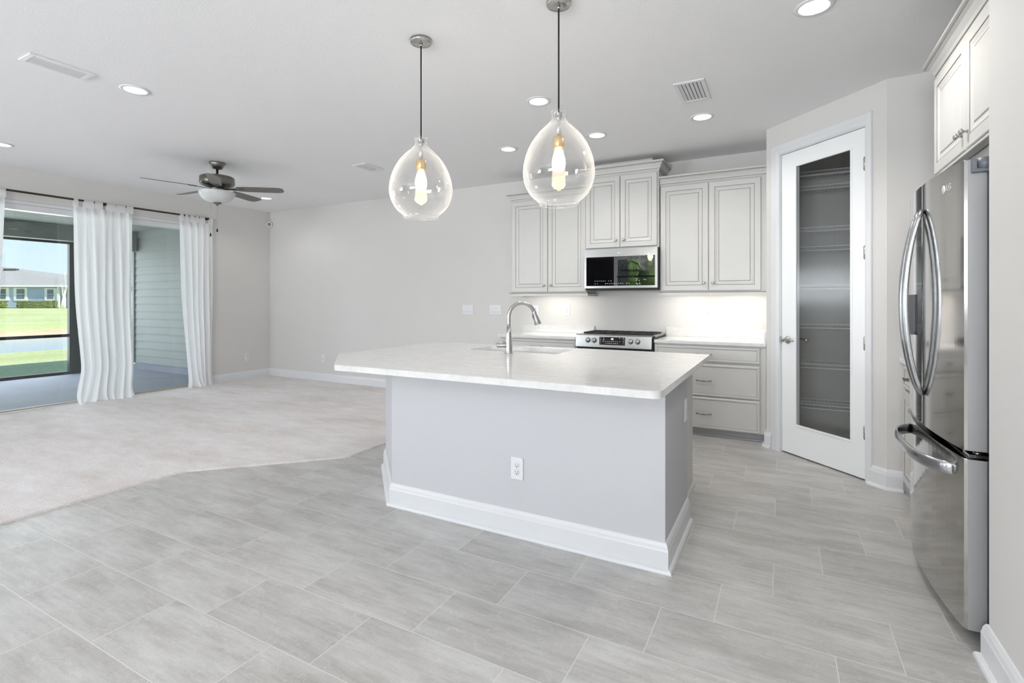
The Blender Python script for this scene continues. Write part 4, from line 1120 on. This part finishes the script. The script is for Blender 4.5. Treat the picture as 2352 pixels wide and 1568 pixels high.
# ------------------------------------------------------------------ ceiling fan
CX, CY = -5.348, 3.294
fan = thing('ceiling_fan', (CX, CY, 2.27), 'brushed nickel ceiling fan with five blades and a glass bowl', 'ceiling fan')
T = Matrix.Translation((CX, CY, 0))
b = B(); b.lathe([(0, ZC - 0.001), (0.077, ZC - 0.001), (0.077, ZC - 0.012), (0.066, ZC - 0.035), (0.05, ZC - 0.062), (0.035, ZC - 0.068), (0, ZC - 0.068)], T, 32); b.done('canopy', 'nickel_dark', fan)
b = B(); b.lathe([(0, 2.68), (0.0125, 2.68), (0.0125, 2.625), (0.02, 2.62), (0.022, 2.596), (0, 2.596)], T, 20); b.done('downrod', 'nickel_dark', fan)
b = B(); b.lathe([(0, 2.597), (0.10, 2.596), (0.155, 2.588), (0.166, 2.578), (0.168, 2.52), (0.160, 2.50), (0.13, 2.488), (0.10, 2.482), (0.072, 2.476), (0, 2.476)], T, 40); b.done('motor_housing', 'nickel_dark', fan)
b = B(); b.lathe([(0, 2.476), (0.066, 2.476), (0.07, 2.455), (0.064, 2.448), (0.064, 2.428), (0.07, 2.424), (0, 2.424)], T, 32); b.done('switch_housing', 'nickel_dark', fan)
b = B(); b.lathe([(0.176, 2.426), (0.178, 2.42), (0.165, 2.385), (0.14, 2.352), (0.105, 2.328), (0.06, 2.314), (0.0, 2.309)], T, 40).lathe([(0.0, 2.426), (0.176, 2.426)], T, 40); b.done('light_bowl', 'bowl', fan)
b = B(); b.lathe([(0.045, 2.315), (0.046, 2.310), (0.03, 2.298), (0.012, 2.29), (0.008, 2.28), (0, 2.276)], T, 24); b.done('finial', 'nickel_dark', fan)
for q in range(5):
    a = math.radians(37 + 72 * q)
    TB = T @ Matrix.Rotation(a, 4, 'Z') @ Matrix.Translation((0, 0, 2.462)) @ Matrix.Rotation(math.radians(-12), 4, 'X')
    b = B()
    out = [(0.20, -0.050), (0.30, -0.060), (0.60, -0.066), (0.655, -0.056), (0.675, -0.03), (0.672, 0.03), (0.65, 0.056), (0.60, 0.066), (0.30, 0.060), (0.20, 0.050)]
    b.prism(out, 0, 0.006, 0, 0.0015, 2, TB); bl = b.done('blade', 'blade', fan)
    b = B(); b.prism([(0.055, -0.018), (0.14, -0.014), (0.20, -0.034), (0.255, -0.03), (0.27, 0.0), (0.255, 0.03), (0.20, 0.034), (0.14, 0.014), (0.055, 0.018)], -0.006, -0.0005, 0, 0.001, 2, TB)
    b.done('blade_arm', 'nickel_dark', bl)
for (ox, oy, zb_) in ((0.0, -0.0, 2.011), (-0.06, -0.035, 1.964)):
    if ox == 0: top = 2.277
    else: top = 2.43; 
    b = B(); b.tube([(CX + ox * (1 if ox == 0 else 1), CY + oy, top), (CX + ox, CY + oy, zb_ + 0.02)], 0.0012, 6); pc = b.done('pull_chain', 'nickel', fan)
    b = B(); b.lathe([(0, zb_ - 0.012), (0.008, zb_ - 0.012), (0.009, zb_), (0.0065, zb_ + 0.01), (0.005, zb_ + 0.022), (0, zb_ + 0.022)], Matrix.Translation((CX + ox, CY + oy, 0)), 14); b.done('pull', 'cord', pc)

# ------------------------------------------------------------------ lanai and the world outside
LF = -0.05
b = B(); b.box(-11.3, -7.755, -3.0, 5.4, -0.3, LF); struct(b.done('floor_lanai', 'concrete'), 'grey concrete lanai floor outside the sliding door')
b = B()
YS = 5.16
z = 0.075
while z < 2.52:
    z1 = min(z + 0.1405, 2.53)
    v = [b.bm.verts.new(c) for c in ((-11.0, YS, z), (-7.775, YS, z), (-7.775, YS + 0.013, z1), (-11.0, YS + 0.013, z1))]; b._f(v, 0)
    v = [b.bm.verts.new(c) for c in ((-11.0, YS, z), (-7.775, YS, z), (-7.775, YS + 0.014, z), (-11.0, YS + 0.014, z))]; b._f(v, 0)
    z += 0.1405
b.box(-11.0, -7.775, YS + 0.0145, YS + 0.2, 0.07, 2.60)
struct(b.done('wall_lanai', 'siding'), 'grey-green lap siding wall of the lanai')
b = B(); b.box(-11.0, -7.775, YS + 0.012, YS + 0.2, LF, 0.07); struct(b.done('trim_2', 'concrete'), 'concrete footing under the siding')
b = B(); b.box(-11.05, -7.775, YS - 0.012, YS + 0.014, 2.46, 2.575).box(-11.05, -10.99, YS - 0.02, YS + 0.02, 0.07, 2.46)
struct(b.done('trim_3', 'siding'), 'frieze and corner board on the siding wall')
b = B(); b.box(-11.65, -7.775, -3.2, 6.4, 2.575, 2.95).box(-11.40, -11.02, -3.0, YS, 2.31, 2.575).box(-11.02, -10.87, YS - 0.10, YS - 0.022, 2.20, 2.575)
struct(b.done('ceiling_lanai', 'wall_out'), 'lanai ceiling and beam')
b = B(); b.box(-11.65, 1.6, -4.3, 6.5, 2.96, 3.1); struct(b.done('roof_slab', 'roof'), 'roof over the house')
r = thing('lanai_screen', (-11.25, 3.0, LF), 'dark bronze screen frame around the lanai opening', 'screen frame')
for ya_, yb_, nm in ((4.235, 4.50, 'corner_post'), (1.2, 1.28, 'post'), (-1.9, -1.82, 'post'), (5.05, 5.14, 'post')):
    b = B(); b.box(-11.31, -11.22, ya_, yb_, LF, 2.31, bev=0.004); b.done(nm, 'screen_frame', r)
for ya_, yb_ in ((-1.82, 1.2), (1.28, 4.235), (4.50, 5.05)):
    for za_, zb_, nm in ((0.615, 0.668, 'mid_rail'), (LF, LF + 0.05, 'bottom_rail'), (2.27, 2.31, 'top_rail')):
        b = B(); b.box(-11.30, -11.23, ya_, yb_, za_, zb_, bev=0.003); b.done(nm, 'screen_frame', r)

def gz(x):
    ks = [(-11.0, -0.12), (-14, -0.16), (-20, -0.3), (-23.4, -0.52), (-25, -1.2), (-31, -1.2), (-32.6, -0.42), (-34.5, 0.02), (-60, 0.28), (-70, 0.33), (-140, 0.33)]
    if x >= ks[0][0]: return ks[0][1]
    for (xa, za), (xb, zb_) in zip(ks, ks[1:]):
        if x >= xb: return za + (zb_ - za) * (xa - x) / (xa - xb)
    return ks[-1][1]
b = B(); xs = [-11.31, -12, -13, -14, -15, -17, -20, -22, -23.4, -24, -25, -28, -31, -32, -32.6, -33.4, -34.5, -40, -50, -60, -75, -95, -140]
yy_ = [-60, -30, -10, 0, 5, 10, 15, 20, 30, 45, 70, 110]
gr_ = [[b.bm.verts.new((x, y, gz(x) + (random.uniform(-0.03, 0.03) if -30 > x or x > -22 else 0))) for y in yy_] for x in xs]
for i in range(len(xs) - 1):
    for j in range(len(yy_) - 1):
        b._f([gr_[i][j], gr_[i][j + 1], gr_[i + 1][j + 1], gr_[i + 1][j]], 1 if -33.5 < (xs[i] + xs[i + 1]) / 2 < -23.5 else 0, True)
tag(b.done('lawn', ['grass', 'dirt']), 'sunlit lawn and grassy bank beyond the lanai', 'lawn', None, 'stuff')
b = B(); b.quad([(-23.0, -60, -0.5), (-33.0, -60, -0.5), (-33.0, 110, -0.5), (-23.0, 110, -0.5)])
tag(b.done('pond', 'water'), 'still pond between the two grassy banks', 'pond', None, 'stuff')

# neighbouring house: facade across the view at depth 64 m
FW = 64.0
cF = Vector((-math.sin(YAW), math.cos(YAW), 0)); cR = Vector((math.cos(YAW), math.sin(YAW), 0))
HP = cF * FW
mh = Matrix.Identity(4)
for i in range(3): mh[i][0] = cR[i]; mh[i][1] = cF[i]; mh[i][2] = (0, 0, 1)[i]; mh[i][3] = HP[i]
pxr = lambda px: (px - 1176) / FPX * FW
pyz = lambda py: 1.26 + (HORIZON - py) / FPX * FW
ZB, ZE = pyz(706.5), pyz(657.5)
h = thing('neighbour_house', mh @ Vector((pxr(0), 0, ZB - 0.1)), 'single-storey blue house with grey hip roof across the pond', 'house')
r0, r1 = pxr(-420), pxr(210)
b = B(); b.box(r0 + 0.5, pxr(130), 0.4, 13, ZB, ZE, T=mh).box(pxr(130), pxr(196), 3.2, 13, ZB, ZE, T=mh); b.done('walls', 'house_blue', h)
b = B(); dpt = 16.0; hh = 3.1
q0 = [(r0, -0.1), (r1, -0.1), (r1, dpt), (r0, dpt)]; rg = [(r0 + 3, dpt / 2 - 0.1), (-74.2, dpt / 2 - 0.1)]
vb = [b.bm.verts.new(mh @ Vector((x, y, ZE + 0.13))) for x, y in q0]; vr = [b.bm.verts.new(mh @ Vector((x, y, ZE + 0.13 + hh))) for x, y in rg]
b._f([vb[0], vb[1], vr[1], vr[0]], 0); b._f([vb[1], vb[2], vr[1]], 0); b._f([vb[2], vb[3], vr[0], vr[1]], 0); b._f([vb[3], vb[0], vr[0]], 0); b._f(list(reversed(vb)), 0)
rf = b.done('roof', 'roof', h)
b = B(); ry = (pxr(30) - pxr(10)); 
xv0, xv1 = pxr(12) * 1.09, pxr(40) * 1.09
yv = 5.75; zv = ZE + 0.13 + hh * (yv + 0.1) / (dpt / 2)
b.box(xv0, xv1, yv - 0.25, yv + 0.25, zv, zv + 0.22, T=mh); b.done('roof_vent', 'slot', rf)
b = B(); b.box(r0 - 0.03, r1 + 0.03, -0.16, 0.02, ZE - 0.06, ZE + 0.14, T=mh); b.done('fascia', 'house_white', h)
b = B(); b.box(pxr(0), pxr(1), 0.0, 0.1, 0, 0.01, T=mh) if False else None
for px0, px1, py0, py1, gx0_, gx1_ in ((-16, 15, 660, 690, -10, 8), (26, 57, 660, 690, 33, 51), (97, 125, 661, 690, 104, 118), (-120, -88, 660, 690, -112, -95), (-190, -158, 660, 690, -182, -165)):
    b = B(); b.box(pxr(px0), pxr(px1), 0.30, 0.40, pyz(py1), pyz(py0), T=mh); w_ = b.done('window', 'house_white', h)
    b = B(); b.box(pxr(gx0_), pxr(gx1_), 0.26, 0.31, pyz(py1 - 4.5), pyz(676), T=mh).box(pxr(gx0_), pxr(gx1_), 0.26, 0.31, pyz(674.5), pyz(py0 + 3.5), T=mh); b.done('window_glass', 'house_glass', w_)
for px in (128, 141, 168, 186):
    b = B(); b.box(pxr(px), pxr(px + 4.5), 0.15, 0.4, ZB, ZE, T=mh); b.done('porch_column', 'house_white', h)
b = B(); b.box(pxr(146), pxr(160), 3.1, 3.2, ZB, pyz(663), T=mh); b.done('porch_dark_panel', 'house_glass', h)  # dark panel stands in for the dark porch opening
for px0, px1, lab in ((-20, 7.5, 'clipped green hedge at the far left in front of the blue house'), (46, 125, 'long clipped green hedge below the blue house windows')):
    b = B(); T = mh @ Matrix.Translation((0, -1.2, ZB + 0.005))
    b.box(pxr(px0) * 62.8 / 64, pxr(px1) * 62.8 / 64, -0.45, 0.45, 0, 0.80, T=T)
    bmesh.ops.subdivide_edges(b.bm, edges=b.bm.edges[:], cuts=14, use_grid_fill=True)
    for v in b.bm.verts:
        v.co += Vector((random.uniform(-.07, .07), random.uniform(-.07, .07), random.uniform(0, .10)))
    for f in b.bm.faces: f.smooth = True
    tag(b.done('hedge', 'hedge'), lab, 'hedge', 'clipped hedges')
r = thing('bare_tree', mh @ Vector((pxr(141) * 62 / 64, -2, ZB)), 'small pale leafless tree beside the blue house porch', 'tree')
b = B(); o_ = lambda px, z, y=-2: mh @ Vector((pxr(px) * (64 + y) / 64, y, z))
b.tube([o_(141, ZB), o_(145, ZB + 1.0), o_(151, ZB + 2.2)], [0.13, 0.11, 0.08], 8).tube([o_(145, ZB + 1.0), o_(143, ZB + 2.0), o_(141, ZB + 3.0)], [0.05, 0.035, 0.015], 8).tube([o_(148, ZB + 1.6), o_(155, ZB + 2.8), o_(157, ZB + 4.3)], [0.05, 0.03, 0.012], 8).tube([o_(151, ZB + 2.2), o_(150, ZB + 3.4), o_(148, ZB + 4.4)], [0.04, 0.025, 0.01], 8)
b.done('trunk', 'house_white', r)

# greenery and a cage lamp behind the camera, mirrored in the microwave glass
b = B(); b.box(-11.25, 20, -40, YR - 0.35, -0.4, -0.16); tag(b.done('front_lawn', 'grass'), 'lawn outside the windows behind the camera', 'lawn', None, 'stuff')
for i, (tx, ty) in enumerate(((-5.4, -9.0), (-9.3, -13.0), (-4.2, -15.5))):
    r = thing('garden_tree', (tx, ty, -0.15), ['leafy tree nearest the rear window', 'leafy tree farther left outside the rear window', 'leafy tree farther back outside the rear window'][i], 'tree', 'trees outside the rear window')
    b = B(); b.tube([(tx, ty, -0.13), (tx, ty, 0.0), (tx + 0.1, ty, 1.2), (tx, ty, 2.4)], [0.16, 0.16, 0.12, 0.09], 10); b.done('trunk', 'bark', r)
    b = B()
    for q in range(26): b.blob((tx + random.uniform(-1.4, 1.4), ty + random.uniform(-1.2, 1.2), random.uniform(0.9, 2.6)), random.uniform(0.22, 0.5), 0, 2, 0.3)
    b.done('foliage', 'tree', r)
r = thing('cage_pendant', (-3.3, -2.2, 1.9), 'dark wire cage pendant behind the camera, mirrored in the microwave', 'pendant light')
b = B(); b.tube([(-3.3, -2.2, 2.25), (-3.3, -2.2, ZC)], 0.006, 8); b.done('cord', 'cord', r)
b = B()
for q in range(8):
    a = 2 * PI * q / 8
    b.tube([(-3.3 + rr * math.cos(a), -2.2 + rr * math.sin(a), zz) for rr, zz in ((0.03, 2.25), (0.22, 2.15), (0.28, 2.0), (0.2, 1.88), (0.03, 1.84))], 0.008, 6)
b.lathe([(0.275, 2.0), (0.29, 2.0), (0.29, 2.02), (0.275, 2.02), (0.275, 2.0)], Matrix.Translation((-3.3, -2.2, 0)), 24); b.done('cage', 'cord', r)
